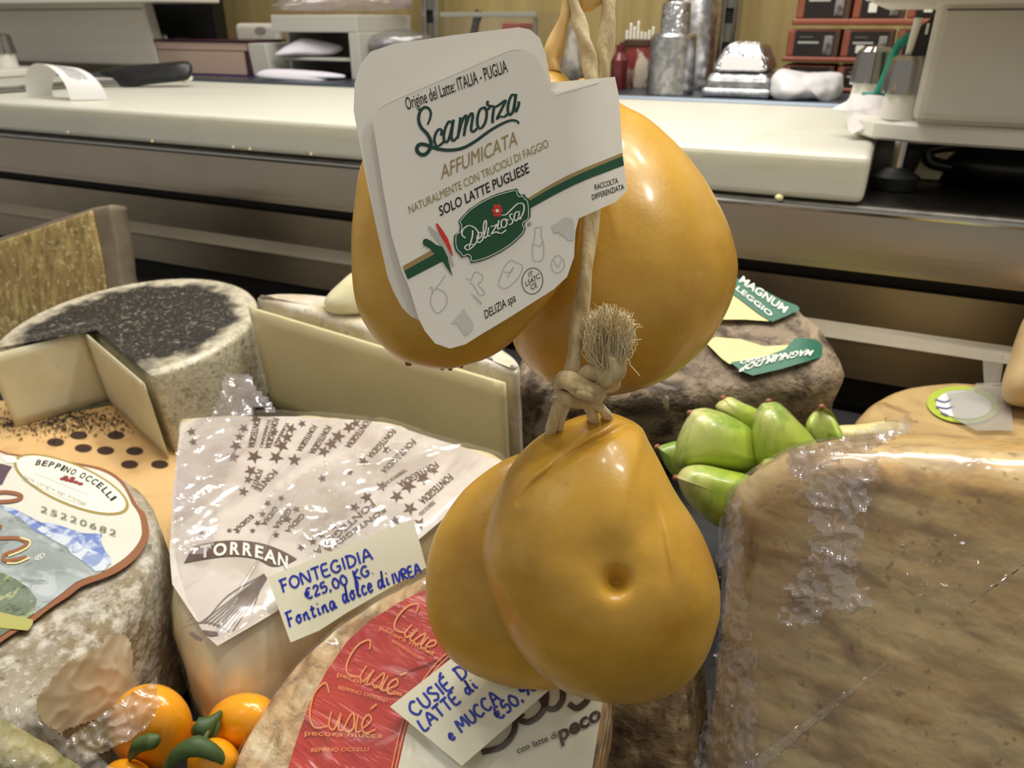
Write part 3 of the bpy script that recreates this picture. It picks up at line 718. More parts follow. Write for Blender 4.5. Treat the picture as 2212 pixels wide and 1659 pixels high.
# ---- far left scored block
def prism_px(name, outline, p0, n, profile, mat, parent, sm=True, amp=0, fr=30, npts=120, c=None, label=None, attr=None, capn=10):
    n = nrm(n); u = nrm(np.cross((0, 0, 1), n)) if abs(n[2]) < .9 else nrm(np.cross(n, (0, 1, 0))) * 1.0
    v = np.cross(n, u); p0 = np.asarray(p0, float)
    O = cat(outline, 6, True) if sm else np.array(outline, float)
    W = [atP(x, y, p0, n) for x, y in O]
    Q = resample(np.array([[np.dot(q - p0, u), np.dot(q - p0, v)] for q in W]), npts)
    cc = Q.mean(0) if c is None else c
    return loft(name, Q, profile, lambda a, b, w_: p0 + u * a + v * b + n * w_, mat, parent, amp=amp, fr=fr, c=cc, label=label, attr=attr, capn=capn)


m_score = M('scored_rind', '#a48a52', .6, layers=[dict(s=75, st=(1.6, 1, .35), rot=(0, .6, 0), di=1, r=(.46, .62), c='#80663a', a=.8), dict(s=70, st=(1.6, 1, .35), rot=(0, -.7, 0), r=(.52, .64), c='#c6b06e', a=.7), dict(s=130, r=(.56, .64), c='#d8cb92', a=.8), dict(s=100, r=(.58, .66), c='#6d5630', a=.6)],
            bump=[dict(s=70, st=(1.5, 1, .22), rot=(0, .25, 0), f=.9, h=.004), dict(s=60, st=(1.5, 1, .25), rot=(0, -.8, 0), f=.8, h=.003)], coat=.3)
m_grind = M('grey_brown_rind', '#7d705c', .7, layers=[dict(s=25, r=(.4, .7), c='#665946')], bump=[dict(s=80, f=.3, h=.002)])
fw0 = thing('scored_cheese_wedge', 'tan scored cheese wedge at the far left against the counter', 'cheese', (atY(130, 600, .66)[0], .64, deckz(.64)))
P1 = atY(200, 447, .60)
n1 = nrm((.25, -1, .22))
prism_px('cut_block', [(236, 442), (196, 450), (0, 512), (-160, 560), (-160, 760), (300, 760), (262, 610), (252, 520)], P1, n1, [(.004, .0), (.001, -.001), (0, -.003), (0, -.01), (.001, -.02), (.003, -.032), (.006, -.034)], m_grind, fw0, sm=False, amp=.001)
prism_px('scored_face', [(197, 455), (0, 522), (-160, 570), (-160, 760), (240, 760), (225, 590), (210, 510)], P1 + n1 * .0025, n1, [(.002, .001), (0, 0), (0, -.004)], m_score, fw0, sm=False, amp=.0012, fr=90)
# blue patch of mould paper at the frame edge
# ---- black crusted wheel with a wedge taken out
H = .088
m_blkc = M('black_crusted_top', '#cfc6ac', .55, attr='#221d19', attr_last=1, layers=[dict(s=18, r=(.45, .7), c='#b3a687', a=.7), dict(s=80, r=(.66, .72), c='#5b4c3a', a=.7)], layers2=[dict(s=170, di=1, r=(.50, .68), c='#16130f', a=.6), dict(s=130, di=1, r=(.58, .66), c='#9d9380', a=.6), dict(s=320, r=(.58, .68), c='#b9af9c', a=.5)],
           bump=[dict(s=130, f=.6, h=.003)])
m_pcut = M('pale_cut_face', '#d8d0b0', .45, sss=.15, layers=[dict(s=22, r=(.5, .75), c='#c5b98f', a=.7), dict(s=70, r=(.66, .74), c='#5d5140', a=.6)], bump=[dict(s=60, f=.25, h=.002)])
cb, rb = fitcircle(rim_pts([(547, 695), (530, 735), (440, 772), (315, 803), (470, 622), (380, 600), (250, 612)], H))
tip = duv(atP(195, 702, dplane(H), ND), H)
k1 = duv(atP(315, 802, dplane(H), ND), H); k2 = duv(atP(-60, 765, dplane(H), ND), H)
a1 = math.atan2(*(k1 - cb)[::-1]); k2d = nrm(k2 - tip)
# second cut runs on to the rim outside the frame
t2 = np.roots([1, 2 * np.dot(k2d, tip - cb), np.dot(tip - cb, tip - cb) - rb ** 2]).real.max(); e2 = tip + k2d * t2; a2 = math.atan2(*(e2 - cb)[::-1])
k1d = nrm(k1 - tip); t1 = np.roots([1, 2 * np.dot(k1d, tip - cb), np.dot(tip - cb, tip - cb) - rb ** 2]).real.max(); e1 = tip + k1d * t1; a1 = math.atan2(*(e1 - cb)[::-1])
if a2 < a1: a2 += 2 * math.pi
arcp = [cb + rb * np.array([math.cos(a), math.sin(a)]) for a in np.linspace(a1, a2 if a2 - a1 > math.pi else a2, 90)]
line1 = [tip + (e1 - tip) * t for t in np.linspace(0, 1, 26)[:-1]]; line2 = [e2 + (tip - e2) * t for t in np.linspace(0, 1, 26)[1:-1]]
OB = np.array(line1 + arcp + line2)
bw = thing('black_crusted_cheese', 'round cheese with black crusted top and a wedge cut out, wrapped in film', 'cheese', dframe(0)(cb[0], cb[1], 0))
def dark(v):
    q = duv(v, H); r = np.linalg.norm(q - cb) / rb; top = 1 if np.dot(v - dplane(H), ND) > -.007 else 0
    return top * min(1, max(0, (.90 - r) * 9 + .7 * nz(v, 30) + .8 * nz(v, 90))) 
blackbody = loft('wheel', OB, rnd(H, .0045, 4), dframe(H), m_blkc, bw, amp=.0007, fr=40, c=cb + (tip - cb) * .2 + (cb - tip) * .0, attr=dark, capn=44, edge=[0] * len(line1) + [1] * len(arcp) + [0] * len(line2))
# cut faces
def vquad(name, a, b, h0, h1, off, mat, parent, kx=14, kz=8, amp=.0012):
    a = np.array(a); b = np.array(b); d_ = b - a; nn = nrm(np.array([d_[1], -d_[0]])); fr_ = dframe(0); V = []
    if np.dot(fr_(*(a + nn * .01), 0) - CAM, fr_(*(a + nn * .01), 0) - CAM) > np.dot(fr_(*(a - nn * .01), 0) - CAM, fr_(*(a - nn * .01), 0) - CAM): nn = -nn
    for s_ in (0, 1):
        for i in range(kx + 1):
            for j in range(kz + 1):
                q = a + d_ * i / kx + nn * off * (1 - s_) ; p = fr_(q[0], q[1], h0 + (h1 - h0) * j / kz)
                V.append(p + np.array([*(nn * amp * nz(p, 45)), 0]) * (1 - s_))
    Fs = []; W = kz + 1; S = (kx + 1) * W
    for i in range(kx):
        for j in range(kz):
            q = (i * W + j, i * W + j + 1, (i + 1) * W + j + 1, (i + 1) * W + j); Fs += [q, tuple(S + t for t in q[::-1])]
    for i in range(kx): Fs += [(i * W, (i + 1) * W, S + (i + 1) * W, S + i * W), (i * W + kz, S + i * W + kz, S + (i + 1) * W + kz, (i + 1) * W + kz)]
    for j in range(kz): Fs += [(j, S + j, S + j + 1, j + 1), (kx * W + j, kx * W + j + 1, S + kx * W + j + 1, S + kx * W + j)]
    return mesh(name, V, Fs, mat, parent)
vquad('cut_face', tip, e2, .002, H - .0035, .0010, m_pcut, bw, amp=.0006)
vquad('cut_face', tip, e1, .002, H - .0035, .0010, m_pcut, bw, amp=.0006)
OBf = cb + (OB - cb) * 1.015
loft('plastic_wrap', OBf, rnd(H + .003, .008, 4), lambda u, v, w_: dframe(H + .0028)(u, v, w_), film('cling_film_streaked', cover=.0, gloss=.09, scale=20, st=(1, .25, 1), h=.003, rough=.2, rot=(0, 0, .5)), bw, c=cb, amp=.001, fr=40, capn=6)
m_crumbs = M('black_crumbs', '#2b241c', .8)
V = []; Fs = []
for i in range(1600):
    x, y = random.gauss(120, 120), random.gauss(910, 14); p = atP(x, y, dplane(.0016), ND); k = len(V)
    q = duv(p, 0) - tip; dc = nrm(nrm(e1 - tip) + nrm(e2 - tip))
    if np.linalg.norm(duv(p, 0) - cb) < rb and math.acos(np.clip(np.dot(nrm(q), dc), -1, 1)) > math.acos(np.dot(nrm(e1 - tip), dc)) - .06: continue
    r = random.uniform(.0005, .0017)
    for s_ in ((1, 0, 0), (-.5, .8, 0), (-.5, -.8, 0), (0, 0, .9)): V.append(p + np.array(s_) * r)
    Fs += [(k, k + 1, k + 2), (k, k + 1, k + 3), (k + 1, k + 2, k + 3), (k + 2, k, k + 3)]
cr = mesh('crust_crumbs', V, Fs, m_crumbs, None); tag(cr, 'black crumbs scattered on the paper in the notch of the cut cheese', 'crumbs', kind='stuff')

# ---- pale half wheel, cut face to the front
H = .122
m_ivory = M('ivory_cut_face', '#d2caa0', .42, sss=.2, layers=[dict(s=8, r=(.4, .8), c='#c2b886', a=.7), dict(s=30, st=(.3, 1, 1), r=(.62, .8), c='#e0dab8', a=.5)], bump=[dict(s=30, st=(.2, 1, 1), f=.12, h=.002)], coat=.2)
m_irind = M('pale_rind', '#b9aa8b', .6, layers=[dict(s=30, r=(.4, .65), c='#d8cfc0'), dict(s=60, r=(.6, .7), c='#8a6f4c', a=.6)], bump=[dict(s=80, f=.5, h=.002)], coat=.3)
A = duv(atP(553, 640, dplane(H), ND), H); Bq = duv(atP(1115, 800, dplane(H), ND), H)
hw = thing('ivory_half_wheel', 'ivory half wheel of cheese with its smooth cut face towards the shopper', 'cheese', dframe(0)(*((A + Bq) / 2), 0))
mid = (A + Bq) / 2; half = np.linalg.norm(Bq - A) / 2; du = (Bq - A) / (2 * half); dv = np.array([-du[1], du[0]])
OH = np.array([mid + du * half * t for t in np.linspace(-1, 1, 50)[:-1]] + [mid + du * half * math.cos(a) + dv * half * .30 * math.sin(a) for a in np.linspace(0, math.pi, 70)[:-1]])
loft('rind', OH, rnd(H, .006, 4), dframe(H), m_irind, hw, amp=.0012, fr=35, c=mid + dv * half * .13)
vquad('cut_face', A + du * .003, Bq - du * .004, .003, H - .006, .003, m_ivory, hw, kx=30, amp=.0006)
bc_ = thing('butter_chunk', 'small pale ivory chunk lying on top of the ivory half wheel', 'cheese', D(745, 675, fdepth(atP(740, 668, dplane(H), ND))))
m_chunk = M('ivory_chunk', '#e0dab6', .4, sss=.2, layers=[dict(s=20, st=(1, .2, 1), r=(.4, .7), c='#d2c896')], bump=[dict(s=30, st=(1, .2, 1), f=.4, h=.003)])
dck = fdepth(atP(740, 668, dplane(H), ND)) - .006
blob('chunk', [(700, 660), (706, 640), (745, 600), (775, 585), (830, 590), (850, 640), (830, 672), (770, 682), (715, 677)], dck, .018, (770, 640), m_chunk, bc_, n=60, m=20, amp=.001, pw=.6)

# ---- grey brown wheel with green and yellow labels
H = .128
m_tal = M('grey_brown_mould_rind', '#8c7b65', .75, layers=[dict(s=20, di=1, r=(.44, .58), c='#4a3d30'), dict(s=36, di=1, r=(.54, .64), c='#a59274', a=.8), dict(s=17, di=1, r=(.58, .68), c='#c0b3a5', a=.85), dict(s=110, r=(.58, .66), c='#33291f', a=.6)],
          bump=[dict(s=50, f=1, h=.006), dict(s=200, f=.6, h=.0015)])
nT = nrm((.05, -.35, 1)); pT = atY(1822, 774, .63)
tl = thing('mouldy_rind_wheel', 'grey brown mouldy wheel with green and yellow paper labels behind the artichoke', 'cheese', np.array([-.13, .62, deckz(.62)]))
prism_px('wheel', [(1110, 815), (1135, 740), (1220, 660), (1400, 606), (1560, 592), (1640, 610), (1722, 650), (1790, 712), (1824, 772), (1812, 806), (1750, 826), (1640, 842), (1500, 850), (1300, 850), (1160, 842)], pT, nT, rnd(.16, .016, 6), m_tal, tl, amp=.004, fr=30, npts=150, capn=24)
an = np.linspace(0, 2 * math.pi, 120, endpoint=False)
m_yel = M('yellow_label', '#d9cf8a', .5, layers=[dict(s=26, st=(1, .4, 1), r=(.55, .75), c='#b9a860', a=.7)]); m_gl = M('green_label', '#2c6650', .45)
def tsf(e): return lambda px, py: atP(px, py, pT + nT * e, nT)
ST = tsf(.0042); ST2 = tsf(.0052); ST3 = tsf(.0060)
ya = [(1585, 636), (1600, 645), (1664, 694), (1610, 690), (1560, 690), (1540, 700), (1540, 640)]
yb = [(1525, 740), (1545, 728), (1600, 733), (1650, 748), (1705, 745), (1695, 760), (1640, 778), (1576, 786), (1560, 775)]
sheet('yellow_label', ya, ST, m_yel, tl, rings=4); sheet('yellow_label', yb, ST, m_yel, tl, rings=4)
ga = [(1586, 598), (1640, 622), (1690, 648), (1722, 660), (1728, 668), (1700, 682), (1668, 695), (1640, 678), (1590, 640), (1570, 625)]
gb = [(1577, 786), (1640, 777), (1695, 758), (1715, 735), (1760, 732), (1785, 736), (1775, 765), (1740, 785), (1690, 800), (1625, 815), (1600, 805)]
def ST_r(e): return lambda px, py: ST(px, py) + nT * (e + .001 - max(0, (px - 1735) / 40) ** 1.5 * .006 + 0)
sheet('green_label', ga, ST2, m_gl, tl, rings=4); sheet('green_label', gb, ST_r(.001), m_gl, tl, rings=4)
text('label_lettering', [('MAGNUM', (1596, 608), (1694, 676), (10, -13)), ('TALEGGIO', (1560, 602), (1664, 684), (7, -8))], ST3, m_wht, tl, bold=.015)
text('label_lettering', [('MAGNUM DOP', (1758, 758), (1602, 796), (-9, 15), -5), ('TALEGGIO', (1700, 767), (1600, 784), (-4, 9))], ST_r(.0022), m_wht, tl, bold=.015)

# ---- right: pale wheel with a green ringed sticker
H = .078
m_prr = M('smooth_tan_rind', '#b79a66', .5, sss=.05, layers=[dict(s=16, di=1, r=(.45, .66), c='#94764a', a=.8), dict(s=50, st=(.5, 1, 1), di=1, r=(.60, .68), c='#6d4c2a', a=.6)], bump=[dict(s=45, f=.3, h=.002)])
cpr, rpr = fitcircle(rim_pts([(1845, 905), (1862, 876), (1900, 845), (1960, 823), (2040, 815)], H))
pr = thing('tan_rind_wheel', 'smooth tan wheel with green ringed sticker at the far right', 'cheese', dframe(0)(cpr[0], cpr[1], 0))
loft('wheel', np.stack([cpr[0] + rpr * np.cos(an), cpr[1] + rpr * np.sin(an)], 1), rnd(H, .016, 6), dframe(H), m_prr, pr, amp=.0012, fr=25, c=cpr, capn=10)
def ell(x, y, a, b, t=0, n=36): return [(x + a * math.cos(q) * math.cos(t) - b * math.sin(q) * math.sin(t), y + a * math.cos(q) * math.sin(t) + b * math.sin(q) * math.cos(t)) for q in np.linspace(0, 2 * math.pi, n)[:-1]]
SP = dsurf(H, .0018); SP2 = dsurf(H, .0026)
sheet('sticker', ell(2080, 874, 78, 40, .08), SP, M('lime_print', '#a9b843', .4), pr, rings=4)
sheet('sticker_centre', ell(2082, 874, 60, 30, .08), SP2, M('sticker_white', '#e6e2da', .4), pr, rings=4)
ribbons('sticker_print', [[(2020, 862), (2040, 868), (2055, 862)], [(2022, 878), (2045, 882), (2060, 876)], [(2032, 890), (2048, 897)]], 3, dsurf(H, .0032), M('sticker_ink', '#55508a', .5), pr)
tp = thing('tape_strip', 'strips of clear sticky tape over the green ringed sticker', 'tape', D(2110, 920, .55))
m_tape = film('clear_tape', cover=.75, gloss=.30, scale=14, h=.003, haze='#b3b1a9', lo=.7)
SPt = dsurf(H, .0045)
sheet('tape', [(2044, 845), (2105, 838), (2108, 828), (2170, 826), (2180, 850), (2190, 930), (2110, 930), (2062, 905)], SPt, m_tape, tp, amp=.001)
sheet('tape', [(2122, 765), (2170, 768), (2160, 830), (2126, 834)], lambda x, y: D(x, y, .60), m_tape, tp, amp=.002)
# ---- tall pale cheese at the frame edge
dte = fdepth(atP(2250, 884, dplane(.0785), ND))
te = thing('smooth_pale_cheese', 'tall smooth pale cheese at the right frame edge', 'cheese', D(2260, 882, dte))
blob('cheese', [(2214, 685), (2196, 725), (2178, 780), (2163, 832), (2170, 866), (2210, 880), (2300, 882), (2420, 860), (2420, 720), (2330, 650), (2250, 650)], dte, .03, (2290, 790), M('pale_tan_rind', '#cdb184', .45, sss=.1, layers=[dict(s=12, r=(.4, .7), c='#b99a68')]), te, n=80, m=30, pw=.7)
# ---- pale slab behind the artichoke
ps = thing('pale_slab', 'pale yellow slab of cheese between artichoke and wrapped block', 'cheese', D(1870, 970, .52))
blob('slab', [(1806, 922), (1850, 917), (1930, 910), (1960, 930), (1950, 990), (1860, 1000), (1808, 985), (1798, 950)], .56, .02, (1870, 950), M('yellow_slab', '#d9c98c', .45, sss=.15), ps, n=60, m=24, pw=.55)

# ---- artichoke
m_art = M('artichoke_bract', '#9fb23e', .34, attr='#cfc890', sss=.1, coat=.2, layers=[dict(s=38, st=(1.3, 1, .16), rot=(0, -.4, 0), r=(.46, .60), c='#6b9028', a=.8), dict(s=70, st=(1.3, 1, .14), rot=(0, -.4, 0), r=(.58, .70), c='#c6cc80', a=.65), dict(s=12, r=(.52, .7), c='#aab85a', a=.8)], bump=[dict(s=60, st=(1, 1, .15), f=.15, h=.001)])
m_tipm = M('bract_tip', '#8a5a3a', .6)
ar = thing('artichoke', 'green artichoke with open bracts behind the lower smoked cheese', 'artichoke', D(1600, 1130, .50))
def bract(outline, tipx, d, T, c, order, flip=0):
    tx, ty = tipx; L = max(np.hypot(p[0] - tx, p[1] - ty) for p in outline)
    k = min(range(len(outline)), key=lambda i: np.hypot(outline[i][0] - tx, outline[i][1] - ty)); outline = outline[:k] + [(tx, ty)] * 2 + outline[k + 1:]
    o = blob('bract', outline, d, T, c, m_art, ar, n=90, m=28, pw=.62, attr=lambda x, y: max(0, 1 - np.hypot(x - tx, y - ty) / L * 1.7) ** 1.4, back=T * .4,
             dfun=lambda x, y: flip * math.exp(-((x - c[0]) / 25) ** 2))
    blob('bract_tip', [(tx - 7, ty - 2), (tx, ty - 7), (tx + 8, ty - 2), (tx + 5, ty + 6), (tx - 5, ty + 6)], d - T * .15, .003, (tx, ty), m_tipm, o, n=16, m=8)
bract([(1545, 880), (1558, 862), (1580, 858), (1605, 870), (1640, 888), (1650, 920), (1620, 935), (1570, 905)], (1562, 860), 0.530, .012, (1600, 898), 0)
bract([(1740, 925), (1745, 905), (1760, 888), (1778, 878), (1795, 888), (1812, 918), (1826, 958), (1790, 975), (1750, 950)], (1775, 879), 0.525, .012, (1785, 930), 0, .012)
bract([(1418, 965), (1440, 958), (1465, 955), (1480, 985), (1490, 1030), (1470, 1040), (1440, 1010)], (1420, 966), 0.525, .010, (1460, 995), 0)
bract([(1484, 895), (1498, 885), (1530, 882), (1580, 900), (1625, 930), (1650, 985), (1652, 1010), (1600, 1020), (1520, 1015), (1462, 1010), (1458, 970), (1470, 930)], (1490, 892), 0.500, .022, (1550, 965), 1)
bract([(1628, 905), (1642, 875), (1662, 864), (1685, 872), (1720, 905), (1752, 940), (1768, 970), (1740, 1000), (1700, 1018), (1640, 1010), (1625, 965)], (1660, 867), 0.492, .022, (1680, 950), 1)
bract([(1462, 1028), (1478, 1010), (1515, 1004), (1570, 1015), (1625, 1030), (1640, 1060), (1600, 1110), (1560, 1140), (1510, 1110), (1480, 1070)], (1460, 1032), 0.480, .020, (1550, 1065), 1)
bract([(1632, 1008), (1650, 992), (1672, 990), (1700, 1002), (1720, 1030), (1690, 1070), (1640, 1065), (1625, 1040)], (1640, 1012), 0.475, .014, (1665, 1030), 1)
blob('heart', [(1480, 990), (1560, 930), (1680, 930), (1770, 980), (1740, 1090), (1640, 1140), (1540, 1130), (1470, 1060)], 0.540, .035, (1620, 1030), m_art, ar, n=50, m=20, attr=lambda x, y: .2)

# ---- large film wrapped block, front right
m_big = M('ridged_tan_rind', '#ba9c66', .5, attr='#c79f58', layers=[dict(s=9, di=1, d=3, r=(.46, .64), c='#8d6d41', a=.85), dict(s=75, st=(.35, .35, 1), d=1, r=(.46, .64), c='#ccb682', a=.6), dict(s=30, d=3, di=.6, r=(.56, .70), c='#76562f', a=.6), dict(s=95, st=(.3, .3, 1), d=2, r=(.58, .70), c='#7d5d36', a=.55), dict(s=150, d=2, r=(.64, .70), c='#5d4223', a=.5)],
          bump=[dict(s=62, st=(.32, .32, 1), d=1, f=.9, h=.004), dict(s=110, d=2, f=.45, h=.002)], coat=.15)
nB = nrm((-.10, -1, .34)); PB = atY(1900, 1000, .350)
bg = thing('wrapped_cheese_block', 'big tan ridged cheese block in cling film filling the front right corner', 'cheese', np.array([PB[0] + .05, .38, deckz(.38)]))
OBIG = [(1556, 1135), (1562, 1085), (1592, 1050), (1660, 1010), (1740, 985), (1860, 975), (2000, 975), (2212, 992), (2500, 1010), (2560, 1300), (2560, 1740), (2200, 1770), (1800, 1770), (1515, 1760), (1522, 1560), (1545, 1400), (1556, 1250)]
prof = [(.016, .0), (.010, -.0015), (.005, -.005), (.0015, -.010), (0, -.017), (0, -.04), (0, -.06), (.002, -.07), (.008, -.08), (.02, -.085)]
prism_px('block', OBIG, PB, nB, prof, m_big, bg, amp=.0022, fr=26, npts=170, capn=40, attr=lambda v: max(0, min(1, (v[2] - (PB[2] - .016) + .006 * nz(v, 30)) / .010)))
OW = [(x + (-7 if x < 1700 else 0), y - (6 if y < 1200 else 0)) for x, y in OBIG]
prism_px('plastic_wrap', OW, PB + nB * .002, nB, [(.018, .001)] + [(a, b) for a, b in prof], m_wrapv, bg, amp=.0016, fr=30, npts=170, capn=30)
SB_ = lambda x, y: atP(x, y, PB + nB * .0052, nB)
m_crk = film('cling_film_creased', cover=.42, gloss=.6, scale=90, h=.003, rough=.10, haze='#d8ccd0', lo=.45)
m_str = film('cling_film_stretched', cover=.40, gloss=.40, scale=40, st=(5, 5, .3), h=.003, rough=.14, haze='#c9bcc0')
crinkle('plastic_fold', [(1700, 985), (1760, 968), (1850, 960), (1905, 975), (1885, 1060), (1868, 1150), (1862, 1230), (1885, 1300), (1850, 1330), (1800, 1320), (1740, 1360), (1690, 1335), (1690, 1280), (1735, 1210), (1752, 1130), (1735, 1060)], SB_, m_crk, bg, amp=.006, fr=75, ragged=26)
crinkle('plastic_fold', [(1700, 978), (1740, 962), (1800, 952), (1870, 922), (1930, 904), (1990, 902), (1965, 930), (1900, 968), (1840, 990), (1760, 1020), (1712, 1040)], lambda x, y: atP(x, y, PB + nB * .005, nB), m_crk, bg, amp=.007, fr=60, ragged=14, seed=4)
crinkle('plastic_fold', [(1548, 1135), (1575, 1090), (1600, 1080), (1606, 1180), (1622, 1330), (1640, 1480), (1616, 1690), (1500, 1690), (1528, 1500), (1552, 1300)], lambda x, y: atP(x, y, PB + nB * .004, nB), m_str, bg, amp=.005, fr=70, st=(2, 2, .22), ragged=10, seed=7)
crinkle('plastic_fold', [(1940, 1160), (2060, 1150), (2120, 1230), (2080, 1320), (1960, 1300)], SB_, film('cling_film_specks', cover=.02, gloss=.16, scale=120, h=.004, rough=.10), bg, amp=.005, fr=80, ragged=30, seed=11)
# ---- darker wheel beneath, beside it
m_dkr = M('dark_granular_rind', '#7f6848', .7, layers=[dict(s=40, r=(.45, .6), c='#513b25'), dict(s=110, st=(.6, 1, 1), r=(.54, .64), c='#ab966c', a=.75), dict(s=160, r=(.58, .66), c='#3c2a18', a=.6)], bump=[dict(s=90, st=(.5, 1, 1), f=.7, h=.003)])
dw = thing('dark_rind_cheese', 'dark brown granular cheese under the lowest smoked cheese, left of the wrapped block', 'cheese', np.array([-.07, .34, deckz(.34)]))
prism_px('block', [(1262, 1760), (1278, 1560), (1300, 1420), (1350, 1340), (1450, 1335), (1482, 1380), (1490, 1480), (1484, 1760)], atY(1430, 1500, .300), nrm((.05, -1, .30)), [(.01, 0), (.004, -.003), (0, -.01), (0, -.05), (.01, -.06)], m_dkr, dw, amp=.001, fr=60, capn=16)

# ---- wedge in printed paper
H = .098
m_fpap = M('printed_wrapper', '#d2c8bd', .5, layers=[dict(s=14, di=1, r=(.45, .65), c='#b3a497', a=.75), dict(s=40, st=(1, .3, 1), rot=(0, 0, .6), r=(.55, .68), c='#a3958a', a=.6), dict(s=24, st=(1, .3, 1), r=(.6, .75), c='#ece6dc', a=.7)], bump=[dict(s=22, st=(1, .35, 1), f=.35, h=.003)])
m_fside = M('cream_rind', '#e0d2a8', .42, sss=.2, layers=[dict(s=8, st=(1, 1, 2), d=2, r=(.50, .70), c='#c9a261', a=.75), dict(s=7, d=2, r=(.5, .68), c='#eee6cc', a=.8), dict(s=13, d=2, r=(.64, .72), c='#b9842f', a=.5)], bump=[dict(s=10, st=(.7, .7, 1.5), d=2, f=.6, h=.006)], coat=.4)
fg = thing('paper_topped_wedge', 'film wrapped cheese wedge topped with printed paper of brown stars', 'cheese', dframe(0)(*duv(atP(650, 1100, dplane(H), ND), H), 0))
FO = [(385, 912), (420, 900), (520, 897), (640, 897), (780, 906), (860, 920), (980, 958), (1085, 992), (1080, 1040), (990, 1100), (905, 1170), (820, 1235), (720, 1285), (600, 1325), (480, 1392), (440, 1376), (382, 1262), (378, 1190), (381, 1080), (384, 980)]
fo_uv = np.array([duv(atP(x, y, dplane(H), ND), H) for x, y in cat(FO, 5, True)])
fo_uv = resample(fo_uv, 150); fcen = fo_uv.mean(0)
bul = [(.010, 0), (.005, -.001), (.001, -.004), (-.002, -.010), (-.006, -.022), (-.008, -.036), (-.009, -.052), (-.009, -.068), (-.008, -.082), (-.004, -.093), (.004, -H)]
fed = np.array([1.5 if (q - fcen) @ nrm(np.array([.45, -1])) > .060 else .15 for q in fo_uv]); fed = np.convolve(np.r_[fed[-12:], fed, fed[:12]], np.ones(25) / 25, 'valid')
loft('wedge', fo_uv, bul, dframe(H), m_fside, fg, amp=.003, fr=24, c=fcen, capn=10, edge=fed)
SF = dsurf(H, .0022)
def SFw(e): return lambda px, py: SF(px, py) + ND * (e + .0009 * nz(atP(px, py, dplane(H), ND), 28) + 0)
PAP = [(392, 915), (425, 903), (520, 900), (640, 900), (780, 909), (860, 923), (980, 960), (1080, 995), (1075, 1035), (988, 1095), (905, 1165), (820, 1228), (720, 1280), (602, 1318), (470, 1396), (444, 1372), (372, 1262), (366, 1190), (374, 1080), (382, 980)]
sheet('printed_paper', PAP, SFw(0), m_fpap, fg, rings=20, solid=.0003)
m_brn = M('print_brown', '#5b4236', .5)
def star(x, y, r, t): return [(x + (r if k % 2 == 0 else r * .4) * math.cos(t + k * math.pi / 5), y + (r if k % 2 == 0 else r * .4) * .92 * math.sin(t + k * math.pi / 5)) for k in range(10)]
stars = []
C4 = lambda p: crop(340, 880, 2.765, p)
for (x, y), r in zip(C4([(585, 70), (515, 125), (490, 175), (470, 230), (455, 300), (580, 298), (710, 303), (820, 318), (560, 385), (545, 435), (515, 505), (800, 130), (775, 180), (745, 232), (995, 270), (1040, 225), (1080, 178), (1145, 125), (1185, 100), (985, 425),
                         (1230, 325), (1370, 255), (1340, 475), (1500, 475), (1430, 535), (1510, 610), (1590, 430), (1655, 385), (1180, 600), (1250, 540), (1150, 390), (1420, 680), (1570, 700), (830, 610), (780, 670), (710, 765), (600, 695), (630, 640), (660, 575), (740, 545), (570, 740), (480, 740), (430, 735), (980, 765), (930, 805), (860, 840), (1050, 715), (205, 150), (215, 210), (265, 750), (700, 150), (865, 100)]),
                     [9, 10, 9, 12, 12, 15, 14, 13, 12, 9, 10, 11, 12, 14, 12, 13, 14, 12, 10, 8, 10, 9, 11, 15, 13, 14, 14, 8, 10, 12, 7, 10, 13, 8, 8, 7, 7, 7, 7, 7, 6, 6, 6, 8, 8, 8, 8, 9, 8, 6, 8, 8]):
    stars.append(star(x, y, r * 1.22, random.uniform(0, 1.2)))
polyfill('printed_stars', stars, SFw(.0006), m_brn, fg)
trow = []
def trl(s, a, b, h): trow.append((s, C4([a])[0], C4([b])[0], (h[0] / 2.05, h[1] / 2.05)))
trl('FONTEGIDIA', (690, 65), (640, 245), (30, 6)); trl('FONTEGIDIA', (580, 60), (540, 240), (30, 6)); trl('FONTEGIDIA', (925, 105), (830, 260), (24, 10)); trl('FONTEGIDIA', (1010, 110), (905, 275), (26, 12))
trl('FONTEGIDIA', (1250, 70), (1120, 235), (24, 14)); trl('FONTEGIDIA', (1400, 130), (1250, 290), (22, 16)); trl('FONTEGIDIA', (1520, 190), (1330, 380), (22, 18)); trl('FONTEGIDIA', (1660, 330), (1430, 455), (20, 24))
trl('FONTEGIDIA', (1740, 400), (1560, 560), (24, 24)); trl('FONTEGIDIA', (1280, 560), (930, 860), (20, 22)); trl('FONTEGIDIA', (1350, 600), (1000, 850), (14, 18)); trl('FONTE', (690, 375), (580, 490), (26, 14)); trl('FONTE', (600, 375), (560, 480), (26, 8))
trl('GIDIA', (700, 590), (620, 700), (20, 14)); trl('GIDIA', (780, 600), (690, 720), (20, 14)); trl('GIDIA', (860, 630), (760, 740), (20, 14)); trl('EGIDIA', (560, 640), (450, 730), (16, 14)); trl('TORREANO DA TAVOLA', (1480, 370), (1330, 470), (10, 12)); trl('TORREANO DA TAVOLA', (1650, 560), (1560, 640), (10, 14)); trl('TORREANO', (770, 90), (690, 230), (14, 6)); trl('TORREANO', (660, 70), (610, 240), (14, 4))
text('printed_rows', trow, SFw(.0006), m_brn, fg, bold=.02)
arc_o = C4([(215, 835), (290, 812), (400, 798), (520, 802), (640, 822), (740, 858), (835, 912)]); arc_i = C4([(790, 935), (690, 955), (600, 912), (500, 895), (400, 895), (290, 910), (160, 935)])
